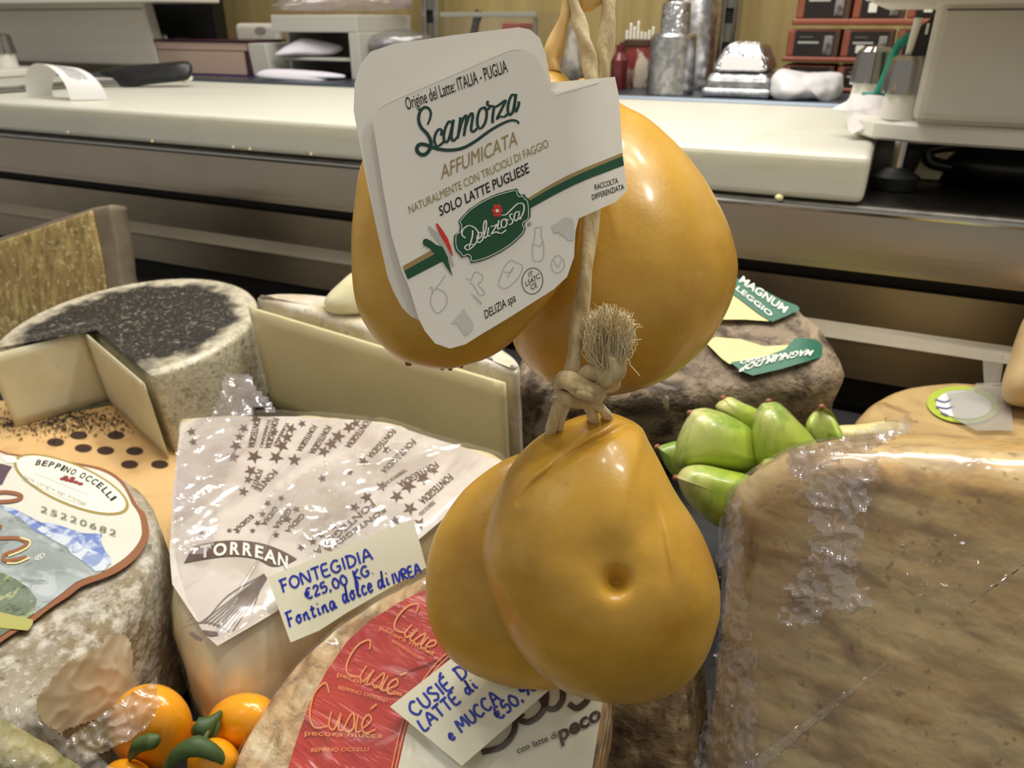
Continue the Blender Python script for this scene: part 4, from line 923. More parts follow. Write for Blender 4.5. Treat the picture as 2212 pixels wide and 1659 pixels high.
co = cat(arc_o, 6); ci = cat(arc_i[::-1], 6); m_ = min(len(co), len(ci)); V = []; Fs = []
sfb = SFw(.0008)
for i in range(m_): V += [sfb(*co[i]), sfb(*ci[i])]
mesh('name_banner', V, [(2 * i, 2 * i + 1, 2 * i + 3, 2 * i + 2) for i in range(m_ - 1)], m_brn, fg, smooth=False)
lets = [('T', (255, 908), (318, 898)), ('O', (335, 895), (415, 889)), ('R', (436, 886), (494, 888)), ('R', (512, 890), (568, 898)), ('E', (586, 903), (634, 917)), ('A', (638, 920), (715, 950)), ('N', (722, 948), (780, 975))]
text('banner_lettering', [(s, C4([a])[0], C4([b])[0], (3 / 2.765, -76 / 2.765)) for s, a, b in lets], SFw(.0014), m_wht, fg, bold=.03)
rays_ = [C4([(260 + i * 24, 1290 + i * 6), (640 + i * 2, 1000 + i * 3)]) for i in range(9)] + [C4([(195, 1235), (270, 1290), (420, 1130), (640, 1000)]), C4([(150, 1330), (230, 1298), (320, 1290), (430, 1340)]), C4([(180, 1290), (210, 1265)]), C4([(640, 1010), (560, 1240)])]
ribbons('printed_emblem', rays_, 1.8, SFw(.0008), m_brn, fg)
polyfill('printed_emblem', [C4([(270, 1335), (360, 1345), (365, 1365), (320, 1372), (272, 1355)]), C4([(185, 1355), (215, 1350), (275, 1390), (265, 1408), (220, 1390)])], SFw(.0008), m_brn, fg)
bulw = [(a - .0018, b) for a, b in bul]
loft('plastic_wrap', fo_uv, bulw, lambda u, v, w_: dframe(H + .0052)(u, v, w_), m_wrapv, fg, amp=.002, fr=30, c=fcen, capn=12, edge=fed)
crinkle('plastic_fold', [(455, 905), (490, 868), (520, 848), (548, 858), (580, 882), (616, 902), (556, 905), (535, 960), (505, 1030), (482, 1110), (470, 1190), (420, 1215), (372, 1190), (374, 1080), (388, 960)], lambda x, y: SF(x, y) + ND * (.005 + (.016 * min(1, max(0, 905 - y) / 40))), film('cling_film_gathered', cover=.34, gloss=.34, scale=60, h=.003, rough=.10, haze='#d5c6cc'), fg, amp=.006, fr=70, st=(1.6, .5, 1), ragged=8)
crinkle('plastic_fold', [(610, 1060), (700, 1010), (850, 965), (950, 985), (900, 1040), (790, 1090), (700, 1150), (600, 1170), (560, 1120)], lambda x, y: SF(x, y) + ND * .004, film('cling_film_crease', cover=.26, gloss=.24, scale=60, h=.003, haze='#a99b8e', rough=.14), fg, amp=.004, fr=60, st=(.5, 1.4, 1), ragged=20, seed=3)
crinkle('plastic_fold', [(640, 1180), (700, 1120), (820, 1090), (900, 1110), (840, 1190), (720, 1240)], lambda x, y: SF(x, y) + ND * .004, film('cling_film_shine', cover=.06, gloss=.34, scale=60, h=.004, rough=.10), fg, amp=.005, fr=50, ragged=16, seed=5)
# ---- card standing between the wedge and the red wheel
m_ply = M('card_print', '#2b2f86', .4)
pc = thing('price_card', 'cream price card hand lettered in blue standing before the star papered wedge', 'price card', D(770, 1330, .41))
Cq = [(578, 1247), (893, 1121), (921, 1226), (838, 1272), (752, 1322), (690, 1362), (628, 1388)]
def CS(e):
    p0 = D(600, 1310, .419); p1 = D(910, 1190, .432); p2 = D(628, 1388, .4125); nn = nrm(np.cross(p1 - p0, p2 - p0))
    if np.dot(nn, p0 - CAM) > 0: nn = -nn
    return lambda x, y: atP(x, y, p0 + nn * e, nn)
sheet('card', Cq, CS(0), m_card, pc, solid=.0008, rings=3)
up = (-9, -37)
hw1 = pen([('FONTEGIDIA', (610, 1279), (805, 1208), (-7, -25)), ('€25,00 KG.', (662, 1295), (808, 1238), (-6, -21))]) + pen([('Fontina', (624, 1354), (728, 1313), (-8, -30)), ('dolce', (742, 1303), (806, 1277), (-8, -34)), ('di', (818, 1272), (842, 1262), (-7, -32)), ('IVREA', (850, 1262), (910, 1238), (-5, -22))])
ribbons('handwriting', hw1, 4.6, CS(.0007), m_ink, pc, n=5)

# ---- red labelled wheel, tilted towards the shopper
nC = nrm((-.02, -.5, 1)); PC = D(900, 1500, .377)
SCp = lambda e: (lambda x, y: atP(x, y, PC + nC * e, nC))
m_knit = M('woven_rind', '#cda978', .55, layers=[dict(s=75, st=(1, .4, 1), rot=(0, 0, .75), d=2, r=(.45, .62), c='#9a7243', a=.8), dict(s=60, st=(.5, 1, 1), rot=(0, 0, .75), d=2, r=(.52, .66), c='#ead8b4', a=.8)], bump=[dict(s=95, st=(1, .4, 1), rot=(0, 0, .75), d=1, f=1, h=.010), dict(s=190, f=.8, h=.002)], coat=.4)
cw = thing('red_labelled_wheel', 'woven rind cheese wheel with red and cream paper label in the foreground', 'cheese', np.array([atP(1000, 1600, PC, nC)[0], atP(1000, 1600, PC, nC)[1], deckz(.15)]))
CO = [(487, 1680), (520, 1600), (560, 1530), (620, 1448), (690, 1380), (750, 1330), (830, 1280), (925, 1232), (1020, 1215), (1120, 1230), (1220, 1290), (1288, 1400), (1297, 1510), (1283, 1600), (1266, 1700), (1250, 1800), (900, 1900), (430, 1900)]
prism_px('wheel', CO, PC, nC, [(.006, 0), (.003, -.001), (.0005, -.004), (-.001, -.010), (-.001, -.03), (.0, -.05), (.006, -.062), (.02, -.066)], m_knit, cw, amp=.001, fr=60, npts=160, capn=12)
m_rdl = M('red_label', '#b3241b', .35, layers=[dict(s=6, r=(.45, .62), c='#e2502f', a=.9), dict(s=26, st=(.45, 1.8, 1), rot=(0, 0, .5), di=.6, r=(.52, .68), c='#6a1518', a=.75)], bump=[dict(s=26, st=(.45, 1.8, 1), rot=(0, 0, .5), f=.8, h=.005, di=.6)], coat=.35)
m_crl = M('cream_label', '#e4dfc8', .4, layers=[dict(s=14, st=(1, .5, 1), r=(.5, .72), c='#d8c98c', a=.8), dict(s=10, r=(.6, .75), c='#f1eee2')], bump=[dict(s=26, f=.3, h=.003)], coat=.3)
RO = [(616, 1680), (640, 1600), (672, 1510), (705, 1450), (750, 1385), (800, 1340), (860, 1302), (925, 1270), (1000, 1258), (1060, 1262), (1060, 1400), (1000, 1402), (952, 1440), (910, 1500), (880, 1570), (855, 1680)]
sheet('red_label', RO, SCp(.0012), m_rdl, cw, rings=12, c=(830, 1470))
sheet('cream_label', [(855, 1680), (880, 1570), (910, 1500), (952, 1440), (1000, 1402), (1100, 1370), (1220, 1400), (1304, 1498), (1290, 1590), (1276, 1680)], SCp(.0012), m_crl, cw, rings=12)
m_org = M('print_orange', '#f2a05c', .4)
ribbons('label_border', [[(842, 1680), (868, 1565), (898, 1495), (942, 1432), (992, 1390)], [(850, 1680), (876, 1568), (906, 1498), (948, 1437), (997, 1396)]], 2.2, SCp(.0022), m_org, cw)
def cusie(x, y, sx, ang):
    ca, sa = math.cos(ang), math.sin(ang)
    L = [[(.32, -.75), (.22, -.95), (.02, -.7), (-.02, -.25), (.12, 0), (.4, -.08)], [(.42, -.38), (.40, -.08), (.52, -.02), (.62, -.36), (.60, -.04), (.70, -.02)], [(.70, -.02), (.86, -.4), (.92, -.12), (.82, 0), (.72, -.06)], [(.98, -.38), (.97, -.03), (1.08, -.05)], [(1.08, -.08), (1.26, -.28), (1.18, -.4), (1.08, -.2), (1.16, -.01), (1.38, -.12)], [(1.22, -.52), (1.34, -.64)]]
    return [[(x + sx * (u * ca - v * sa), y + sx * (u * sa + v * ca)) for u, v in s_] for s_ in L]
ribbons('label_script', cusie(846, 1354, 78, .62) + cusie(742, 1452, 92, .45) + cusie(668, 1570, 104, .12), 3.7, SCp(.0022), m_org, cw, n=6, taper=.3)
text('label_print', [('pecora mucca', (820, 1359), (936, 1417), (3, -9)), ('pecora mucca', (728, 1460), (868, 1504), (2, -11)), ('pecora mucca', (658, 1588), (826, 1594), (1, -12)),
                     ('BEPPINO OCCELLI', (846, 1386), (906, 1424), (3, -5)), ('BEPPINO OCCELLI', (730, 1488), (836, 1516), (2, -8)), ('BEPPINO OCCELLI', (672, 1624), (796, 1622), (1, -9))], SCp(.0022), m_org, cw)
m_brl = M('print_dark_brown', '#4a3730', .45)
ribbons('cream_label_script', [[(1040, 1625), (1085, 1612), (1110, 1580), (1112, 1545)], [(1130, 1540), (1120, 1552), (1140, 1560), (1165, 1545), (1178, 1520), (1180, 1490)], [(1165, 1500), (1180, 1528), (1200, 1530), (1215, 1510), (1214, 1480)], [(1228, 1520), (1245, 1530), (1262, 1520), (1272, 1508)]], 13, SCp(.002), m_brl, cw, n=8)
text('cream_label_print', [('con latte di', (1118, 1628), (1204, 1593), (-4, -14))], SCp(.0022), m_brl, cw, bold=.01)
text('cream_label_print', [('peco', (1210, 1602), (1300, 1552), (-9, -33))], SCp(.0022), m_brl, cw, bold=.03)
prism_px('plastic_wrap', CO, PC + nC * .0035, nC, [(.004, 0), (.001, -.001), (-.0015, -.004), (-.003, -.010), (-.003, -.03), (.0, -.05), (.006, -.062)], film('cling_film_rippled', cover=.02, gloss=.22, scale=26, st=(.5, 1.5, 1), h=.005, rot=(0, 0, .5)), cw, amp=.001, fr=60, npts=160, capn=12)
pc2 = thing('price_card', 'cream price card hand lettered in blue lying tilted on the red labelled wheel', 'price card', D(1000, 1640, .34))
TL, BL, BR, TR = map(np.array, ((843, 1527), (998, 1655), (1200, 1478), (1040, 1372)))
def CS2(e):
    nn = nrm((-.05, -.55, 1)); p0 = D(1000, 1655, fdepth(atP(1000, 1655, PC, nC)) - .008)
    return lambda x, y: atP(x, y, p0 + nn * e, nn)
sheet('card', [TL, BL, BR, TR], CS2(0), m_card, pc2, solid=.0008, rings=3)
def q2(s, t): a = BL + (BR - BL) * s; b = TL + (TR - TL) * s; return tuple(a + (b - a) * t)
hv2 = tuple(.19 * (TL - BL))
hw2 = pen([('CUSIÉ DI', (897, 1548), (1022, 1450), (-19, -24)), ('LATTE di', (916, 1580), (1032, 1484), (-17, -22)), ('e MUCCA', (975, 1601), (1082, 1513), (-17, -22)), ('€50,90', (1078, 1556), (1162, 1484), (-17, -21))])
ribbons('handwriting', hw2, 5.2, CS2(.0007), m_ink, pc2, n=5)

# ---- grey bloomy wheel with the picture label, left foreground
H = .105
m_bloom = M('grey_bloomy_rind', '#a29a8a', .7, layers=[dict(s=24, st=(1, 1, 2), r=(.42, .62), c='#857556'), dict(s=70, st=(1, 1, 2), r=(.48, .62), c='#cdc7b9', a=.85), dict(s=150, st=(1, 1, 2), r=(.56, .66), c='#544d3e', a=.65), dict(s=240, r=(.56, .66), c='#d3cdc0', a=.5), dict(s=11, r=(.5, .7), c='#b3a281', a=.5)], bump=[dict(s=60, f=.7, h=.003), dict(s=220, f=.5, h=.0015)])
cbe, rbe = fitcircle(rim_pts([(40, 968), (130, 972), (250, 1000), (330, 1050), (357, 1120), (349, 1180)], H)); rbe -= .005
be = thing('grey_bloomy_wheel', 'grey bloomy cheese wheel with a mountain picture label at the left front', 'cheese', dframe(0)(cbe[0], cbe[1], 0))
loft('wheel', np.stack([cbe[0] + rbe * np.cos(an), cbe[1] + rbe * np.sin(an)], 1), rnd(H, .012, 6), dframe(H), m_bloom, be, amp=.0014, fr=40, c=cbe, capn=10)
SE = lambda e: dsurf(H, .003 + (e - .003) * .3)
m_lbase = M('label_cream', '#d3d2c4', .4); m_lbrn = M('label_brown', '#8d5b3b', .4)
m_scene = M('printed_alp', '#858e89', .45, layers=[dict(s=14, st=(.5, 1.5, 1), di=1, r=(.42, .6), c='#a3abab', a=.9), dict(s=60, st=(.4, 1, 1), di=1, r=(.52, .64), c='#bfc5c4', a=.7), dict(s=90, st=(.6, 1, 1), di=1, r=(.56, .66), c='#5f6a66', a=.6)])
m_snow = M('printed_snow', '#c9d0d8', .45, layers=[dict(s=70, di=1, r=(.52, .6), c='#6f83b8', a=.8)]); m_bsky = M('printed_blue', '#6c80ba', .45, layers=[dict(s=80, di=1, r=(.48, .58), c='#bcc6da', a=.9)])
m_mead = M('printed_meadow', '#66735a', .45, layers=[dict(s=110, r=(.52, .6), c='#a3a878'), dict(s=170, r=(.56, .64), c='#46523f'), dict(s=30, r=(.5, .6), c='#808b80', a=.6)]); m_pad = M('printed_plum', '#5a4550', .45)
C3 = lambda p: crop(0, 950, 4.1475, p)
Lo = C3([(-900, 140), (-100, 90), (60, 118), (300, 150), (560, 190), (900, 250), (1080, 350), (1170, 480), (1230, 590), (1300, 660), (1335, 800), (1320, 910), (1230, 1050), (1110, 1150), (960, 1230), (740, 1310), (620, 1400), (450, 1510), (280, 1640), (0, 1820), (-600, 2300), (-900, 2300)])
Li = C3([(-880, 160), (-100, 108), (60, 135), (300, 170), (560, 210), (880, 270), (1060, 370), (1150, 500), (1170, 560), (1240, 660), (1268, 780), (1262, 880), (1180, 1000), (1060, 1100), (900, 1190), (680, 1275), (560, 1370), (390, 1500), (215, 1620), (0, 1760), (-600, 2200), (-880, 2200)])
sheet('picture_label', Lo, SE(.003), m_lbrn, be, sm=True, rings=10, c=(60, 1140), solid=.0003)
sheet('label_ground', Li, SE(.0040), m_lbase, be, sm=True, rings=10, c=(60, 1140))
polyfill('label_picture', [C3([(-880, 560), (0, 575), (120, 640), (240, 730), (420, 800), (600, 930), (760, 1080), (900, 1180), (680, 1275), (560, 1370), (390, 1500), (215, 1620), (0, 1760), (-600, 2200), (-880, 2200)])], SE(.0047), m_scene, be)
polyfill('label_picture', [C3([(0, 590), (110, 610), (230, 680), (330, 745), (440, 740), (560, 775), (700, 820), (800, 850), (915, 840), (905, 920), (940, 990), (985, 1050), (1000, 1120), (900, 1050), (780, 1000), (640, 950), (470, 880), (330, 830), (180, 700), (60, 640)])], SE(.0053), m_bsky, be)
polyfill('label_picture', [C3([(330, 800), (380, 770), (460, 830), (560, 850), (680, 900), (760, 970), (880, 1010), (990, 1110), (930, 1170), (860, 1180), (760, 1100), (640, 1020), (600, 960), (480, 900), (400, 850)])], SE(.0059), m_snow, be)
polyfill('label_picture', [C3([(-700, 1180), (20, 1190), (130, 1240), (260, 1330), (330, 1430), (300, 1560), (215, 1620), (0, 1760), (-700, 2200)])], SE(.0053), m_mead, be)
polyfill('label_picture', [C3([(-300, 200), (20, 215), (110, 240), (70, 300), (20, 400), (-40, 420), (-300, 420)])], SE(.0047), m_pad, be)
polyfill('label_flower', [C3([(20, 150), (80, 140), (150, 170), (160, 195), (110, 210), (50, 205)])], SE(.0053), m_wht, be)
th = math.radians(22)
sheet('maker_oval', ell(*C3([(638, 400)])[0], 134, 45, .40), SE(.0048), M('oval_rim', '#a08a4a', .4), be, rings=5)
sheet('oval_ground', ell(*C3([(638, 398)])[0], 127, 40.5, .40), SE(.0055), M('oval_cream', '#e8e5d3', .4), be, rings=5)
SE6 = SE(.0061)
nm = 'BEPPINO OCCELLI'; pth = cat(C3([(312, 225), (400, 235), (500, 258), (600, 295), (700, 330), (790, 375), (880, 430), (960, 510), (1005, 555)]), 8); pth = resample(pth, 200, False)
rw = []; xs = np.linspace(0, 199, sum(.55 if ch in 'I ' else 1 for ch in nm).__int__() + 1); pos = 0; tot = sum(.5 if ch in 'I ' else 1 for ch in nm)
for ch in nm:
    wd = .5 if ch in 'I ' else 1
    if ch != ' ':
        i0 = int(199 * pos / tot); i1 = int(199 * (pos + wd * .78) / tot); a, b = pth[i0], pth[i1]; t = nrm(b - a)
        rw.append((ch, a, b, (t[1] * 11 + 5, -t[0] * 12)))
    pos += wd
text('maker_name', rw, SE6, m_blk, be, bold=.03)
text('maker_line', [('dalle Langhe agli Alpeggi', C3([(200, 335)])[0], C3([(775, 588)])[0], (2, -8))], SE6, m_gry, be, bold=.01)
ribbons('maker_rules', [C3([(300, 300), (560, 400), (800, 500)]), C3([(200, 355), (450, 470), (720, 580)])], 1, SE6, m_gry, be)
polyfill('maker_emblem', [[(x + 7 * math.cos(b), y + 4 * math.sin(b)) for b in np.linspace(0, 6.28, 7)[:-1]] for x, y in C3([(560, 350), (600, 360), (640, 370), (680, 380), (720, 395), (590, 335), (650, 345)])], SE6, M('print_maroon', '#8a3b35', .5), be)
rd = [('25220682'[i], C3([(360 + i * 88, 640 + i * 29)])[0], C3([(420 + i * 88, 660 + i * 29)])[0], (3, -13)) for i in range(8)]
text('batch_number', rd, SE(.0066), M('print_olive', '#77765a', .5), be)
ribbons('label_script', [C3([(-120, 520), (0, 470), (120, 475), (190, 500), (170, 530), (80, 550), (-60, 555)]), C3([(-100, 890), (20, 880), (150, 880), (230, 910), (225, 950), (150, 990), (40, 1030), (40, 1080), (120, 1075), (240, 1050)]), C3([(-80, 760), (-20, 800), (10, 760)])], 8, SE(.0068), m_lbrn, be, n=8)
ribbons('label_script_edge', [C3([(180, 875), (265, 905), (255, 955), (180, 1000), (75, 1040)]), C3([(60, 1105), (160, 1100), (265, 1055)])], 3, SE(.0072), M('print_pale_yellow', '#ebe3a0', .4), be)
text('registered_mark', [('®', C3([(310, 1090)])[0], C3([(400, 1060)])[0], (1, -13))], SE(.0066), m_wht, be)
sheet('green_tape', [(-60, 1320), (0, 1322), (72, 1339), (70, 1350), (60, 1362), (0, 1356), (-60, 1350)], SE(.0060), M('olive_paper', '#a9a55c', .45), be, rings=3)
# paper flap torn on the side of that wheel
def wheel_d(px, py):
    r = ray(px, py); o = CAM - dplane(0); ou = np.array([np.dot(o, DU), np.dot(o, DV)]) - cbe; ru = np.array([np.dot(r, DU), np.dot(r, DV)])
    a = ru @ ru; b = 2 * ou @ ru; c_ = ou @ ou - rbe ** 2; q = b * b - 4 * a * c_
    return (-b - math.sqrt(max(q, 0))) / (2 * a)
fl_ = thing('torn_paper_flap', 'crumpled beige paper scrap stuck to the side of the grey bloomy wheel', 'paper scrap', D(180, 1560, wheel_d(180, 1520)))
crinkle('paper', [(78, 1510), (100, 1475), (160, 1418), (218, 1394), (222, 1372), (262, 1366), (284, 1388), (290, 1440), (296, 1490), (240, 1545), (172, 1568), (142, 1578), (135, 1590), (90, 1560), (74, 1530)], lambda x, y: D(x, y, wheel_d(x, y) - .0040), M('crumpled_paper', '#d0c2a6', .65, layers=[dict(s=30, r=(.5, .7), c='#ddd2ba'), dict(s=60, r=(.6, .75), c='#a9976f', a=.5)]), fl_, step=4, amp=.0045, fr=32, ragged=5)
# ---- yellow tomatoes
m_tom = M('orange_tomato', '#f2a51a', .25, sss=.2, ssr=(1, .5, .1), coat=.35, layers=[dict(s=8, r=(.4, .75), c='#ea8f10', a=.6)])
m_cal = M('calyx_green', '#4a6130', .55, layers=[dict(s=60, r=(.45, .7), c='#2f4522')])
def tomato(label, O, d, T, c, cal=()):
    t = thing('yellow_tomato', label, 'tomato', D(c[0], max(p[1] for p in O), d), 'yellow tomatoes in the gap between the cheeses')
    blob('fruit', O, d, T, c, m_tom, t, n=70, m=30)
    for k in cal: tube('calyx', [D(x, y, q) for x, y, q in k[0]], k[1], m_cal, t, n=10)
tomato('large orange tomato partly under clear film beside the grey bloomy wheel', ell(325, 1572, 92, 96, .3, 16), .405, .020, (325, 1572))
e_ = .0003
tomato('orange tomato tucked against the woven rind of the red labelled wheel', ell(528, 1565, 84, 68, -.2, 16), .405, .018, (528, 1565), [([(478, 1536, .392), (462, 1555, .388), (440, 1572, .386), (418, 1580, .388)], [.0008, .0028, .0058, .0018]), ([(470, 1540, .39), (468, 1575, .387), (448, 1610, .386)], [.0008, .0018, .0012])])
tomato('lowest orange tomato with a dark green leaf on it', ell(462, 1650, 58, 58, 0, 16), .388, .015, (462, 1650), [([(352, 1668, .376), (385, 1630, .372), (425, 1612, .370), (470, 1632, .371), (480, 1650, .374)], [.001, .0038, .0050, .0032, .0006]), ([(425, 1614, .370), (440, 1600, .372), (450, 1580, .376)], [.003, .0014, .0008])])
tomato('small orange tomato glimpsed behind the others in the dark gap', ell(418, 1596, 40, 38, 0, 16), .425, .010, (418, 1596))
tomato('orange tomato at the bottom edge beneath the clear film', ell(275, 1690, 60, 52, 0, 16), .39, .014, (275, 1690), [([(280, 1640, .384), (300, 1610, .381), (330, 1600, .380), (345, 1590, .380)], [.001, .004, .004, .0008])])
# ---- clear film over the tomatoes and the bag below
fm = thing('loose_film', 'loose piece of clear plastic film draped over the large orange tomato', 'plastic film', D(250, 1600, .39))
def fm_d(x, y): return .375 - .004 * math.sin((x - 160) / 60) + .00006 * (y - 1550) * -1
crinkle('film', [(348, 1441), (335, 1462), (290, 1492), (235, 1528), (180, 1570), (140, 1600), (150, 1645), (215, 1632), (262, 1610), (305, 1585), (332, 1555), (344, 1520), (340, 1480)], lambda x, y: D(x, y, fm_d(x, y)), film('loose_cling_film', cover=.62, gloss=.55, lo=.6, scale=80, h=.004, rough=.10, haze='#cfbcaa'), fm, step=4, amp=.006, fr=75, ragged=4)
bgt = thing('plastic_bag', 'clear plastic bag of pale green stuff in the bottom left corner', 'plastic bag', D(60, 1659, .39))
blob('contents', [(-140, 1560), (-40, 1550), (40, 1575), (110, 1615), (180, 1668), (200, 1740), (100, 1780), (-140, 1780)], .352, .016, (20, 1670), M('pale_green_stuff', '#aaa064', .5, layers=[dict(s=40, st=(1, 1, 4), r=(.45, .65), c='#878a42'), dict(s=50, r=(.55, .7), c='#cdc49a')], bump=[dict(s=60, f=.8, h=.005)]), bgt, n=60, m=24, amp=.004, fr=50)
crinkle('bag', [(-60, 1500), (10, 1515), (75, 1545), (150, 1592), (215, 1632), (262, 1672), (300, 1720), (-60, 1720)], lambda x, y: D(x, y, .333), film('bag_film', cover=.42, gloss=.5, scale=60, st=(1, 1, .5), h=.004, lo=.35, haze='#cfc6b4', rough=.1), bgt, step=5, amp=.008, fr=60, st=(1.4, 1, .6), ragged=6, seed=2)
ON_DECK = False

# ================================================================ BACK COUNTER
m_pe = M('polyethylene', '#cfcdbf', .45, sss=.5, ssr=(1, .95, .7), sscale=.03, layers=[dict(s=12, st=(.5, 1, 1), r=(.5, .8), c='#c2c0b0', a=.7), dict(s=90, st=(.15, 1, 1), r=(.62, .75), c='#b9b7a6', a=.5)], bump=[dict(s=90, st=(.1, 1, 1), f=.15, h=.001)])
BT = 1.15 - .141 * .75
bx1 = atY(1874, 380, .752)[0]
cbd = thing('cutting_board', 'thick white plastic cutting board along the counter edge', 'cutting board', (-.6, .97, 1.0025))
box('board', -1.75, bx1, .752, 1.185, 1.0025, BT, m_pe, cbd, bevel=.006)
cbcr = thing('cheese_crumb', 'white cheese crumb on the counter edge below the cutting board', 'crumb', atY(1684, 430, .7495))
blob('crumb', [(1674, 424), (1682, 419), (1692, 424), (1690, 432), (1682, 435), (1675, 431)], fdepth(atY(1684, 428, .7480)), .004, (1683, 427), m_ivory, cbcr, n=16, m=8)
for k, (x, y) in enumerate(((147, 286), (329, 305), (504, 318), (540, 322), (672, 333))):
    o = blob('cheese_crumb', [(x - 3, y - 2), (x, y - 4), (x + 3, y - 1), (x + 2, y + 3), (x - 3, y + 3)], fdepth(atY(x, y + 3, .7510)), .0016, (x, y), m_ivory, None, n=10, m=6)
    tag(o, 'tiny white crumb on the counter edge, %s of the row from the left' % ('first', 'second', 'third', 'fourth', 'fifth')[k], 'crumb', 'crumbs along the counter edge')

m_white = M('white_enamel', '#cfc9bd', .45, bump=[dict(s=300, f=.05, h=.0005)]); m_wh2 = M('white_plastic', '#e4dfd4', .4)
m_seam = M('seam_dark', '#6d6a60', .6); m_chr = M('chrome', '#a9a7a3', .14, metal=1); m_bk = M('black_plastic', '#141413', .35); m_bk2 = M('black_matte', '#1b1a19', .7)
m_feet = M('black_rubber', '#191917', .6)


zsh0 = atY(1560, 214, 1.215)[2]
def knob(x, y, z0, sr, s, parent):
    lathe('knob_stem', (x, y, z0), [(.016 * sr, 0), (.014 * sr, .028 * s)], m_wh2, parent, n=24)
    k = lathe('adjusting_knob', (x, y, z0 + .028 * s), [(.0165 * sr, 0), (.0165 * sr, .006 * s), (.014 * sr, .036 * s), (.010 * sr, .041 * s), (.001, .0425 * s)], m_chr, parent, n=64, flute=8, label='chrome adjusting knob')


# left scale
ls = thing('weighing_scale', 'white weighing scale at the left end of the counter behind the knife', 'scale', atY(140, 165, 1.30))
pl = atY(326, 168, 1.27)
zb = pl[2]; xr = pl[0]
box('base_plate', xr - .75, xr - .20, 1.06, 1.20, BT + .001, BT + .016, m_wh2, ls, bevel=.004)
V = [(xr - .72, 1.30, BT + .016), (xr, 1.30, BT + .016), (xr - .045, 1.30, 1.36), (xr - .72, 1.30, 1.36), (xr - .72, 1.335, BT + .016), (xr - .006, 1.335, BT + .016), (xr - .051, 1.335, 1.36), (xr - .72, 1.335, 1.36)]
mesh('housing', V, [(0, 1, 2, 3), (5, 4, 7, 6), (4, 0, 3, 7), (1, 5, 6, 2), (3, 2, 6, 7), (4, 5, 1, 0)], m_white, ls, smooth=False, bevel=.006)
a = atY(0, 8, 1.296); b = atY(305, 19, 1.296)
box('seam', a[0] - .2, b[0] - .002, 1.2965, 1.30, b[2] - .001, b[2] + .0006, m_seam, ls, bevel=0)
tp_ = atY(390, 3, 1.29); box('weighing_pan', xr - .8, tp_[0], 1.22, 1.40, tp_[2] - .002, tp_[2] + .03, m_wh2, ls, bevel=.004)
kp = atY(22, 162, 1.16); knob(kp[0], 1.16, BT + .016, 1.35, .95, ls)
kp = atY(362, 150, 1.40); knob(kp[0], 1.40, zsh0 + .002, 1.25, 1.1, ls)

# right scale
rs = thing('weighing_scale', 'white weighing scale on chrome feet at the right end of the counter', 'scale', atY(2150, 330, .95))
zt = atY(1900, 296, .84)[2] + .004
q0 = atY(1832, 300, .82)
zt = max(BT + .022, q0[2])
base = [(q0[0], .90), (q0[0] + .004, .865), (q0[0] + .02, .838), (q0[0] + .06, .822), (q0[0] + .14, .815), (q0[0] + .6, .815), (q0[0] + .6, 1.16), (q0[0] + .01, 1.16), (q0[0], 1.12)]
loft('base_plate', np.array(base), [(.006, 0), (.002, -.001), (0, -.004), (0, -.016), (.004, -.0185)], lambda u, v, w_: np.array([u, v, zt + w_]), m_wh2, rs, c=(q0[0] + .3, 1.05), capn=2)
flat(bpy.context.scene.objects['base_plate.001']) if 'base_plate.001' in bpy.data.objects else None
p0 = atZ(1966, 268, zt); p1 = atY(2024, 40, p0[1] + .02)
yb = p0[1]
V = [(p0[0], yb, zt), (p0[0] + .6, yb - .02, zt), (p0[0] + .6, yb + .02, zt + .32), (p1[0], yb + .02, zt + .32), (p0[0] + .02, 1.15, zt), (p0[0] + .6, 1.15, zt), (p0[0] + .6, 1.14, zt + .32), (p1[0] + .02, 1.14, zt + .32)]
mesh('housing', V, [(0, 1, 2, 3), (5, 4, 7, 6), (4, 0, 3, 7), (1, 5, 6, 2), (3, 2, 6, 7), (4, 5, 1, 0)], m_white, rs, smooth=False, bevel=.010)
# slanted glass side strip and cover
sA = [atY(x, y, yb + .045) for x, y in ((1985, 60), (2026, 28), (1998, 118), (1962, 118))]
mesh('side_strip', [tuple(v) for v in sA] + [tuple(v + np.array([.004, .02, 0])) for v in sA], [(0, 1, 2, 3), (7, 6, 5, 4), (0, 4, 5, 1), (1, 5, 6, 2), (2, 6, 7, 3), (3, 7, 4, 0)], M('smoked_glass', '#221d1d', .35), rs, smooth=False)
tube('strip_edge', [atY(1985, 38, yb + .04), atY(1962, 118, yb + .04)], [.004, .003], m_wh2, rs, n=8)
box('side_strip_print', *[atY(2000, 62, yb + .042)[0], atY(2006, 62, yb + .042)[0], yb + .040, yb + .0415, atY(2000, 74, yb + .042)[2], atY(2000, 50, yb + .042)[2]], m_wht, rs, bevel=0)
cv = atY(1885, 12, yb + .03)
box('weighing_pan', cv[0], cv[0] + .8, yb - .06, 1.16, cv[2] + .0, cv[2] + .03, m_wh2, rs, bevel=.006)
s0 = atY(2060, 20, yb + .0); box('seam', p1[0] + .006, p0[0] + .6, yb + .005, yb + .012, s0[2] - .001, s0[2] + .0005, m_seam, rs, bevel=0)
kq = atZ(1943, 258, zt); knob(kq[0], kq[1] + .008, zt, 1.18, .80, rs)
kq2 = atZ(1920, 240, zt); knob(kq[0] - .035, kq[1] + .12, zt, 1.18, .86, rs)
ft = atZ(1916, 405, 1.003); ft[0] = max(ft[0], bx1 + .023)
lathe('foot', (ft[0], ft[1], 1.003), [(.020, 0), (.022, .012), (.014, .016), (.010, .020)], m_feet, rs, n=28, label='black rubber foot')
lathe('foot_screw', (ft[0], ft[1], 1.019), [(.007, 0), (.007, zt - .0185 - 1.019)], m_chr, rs, n=18)


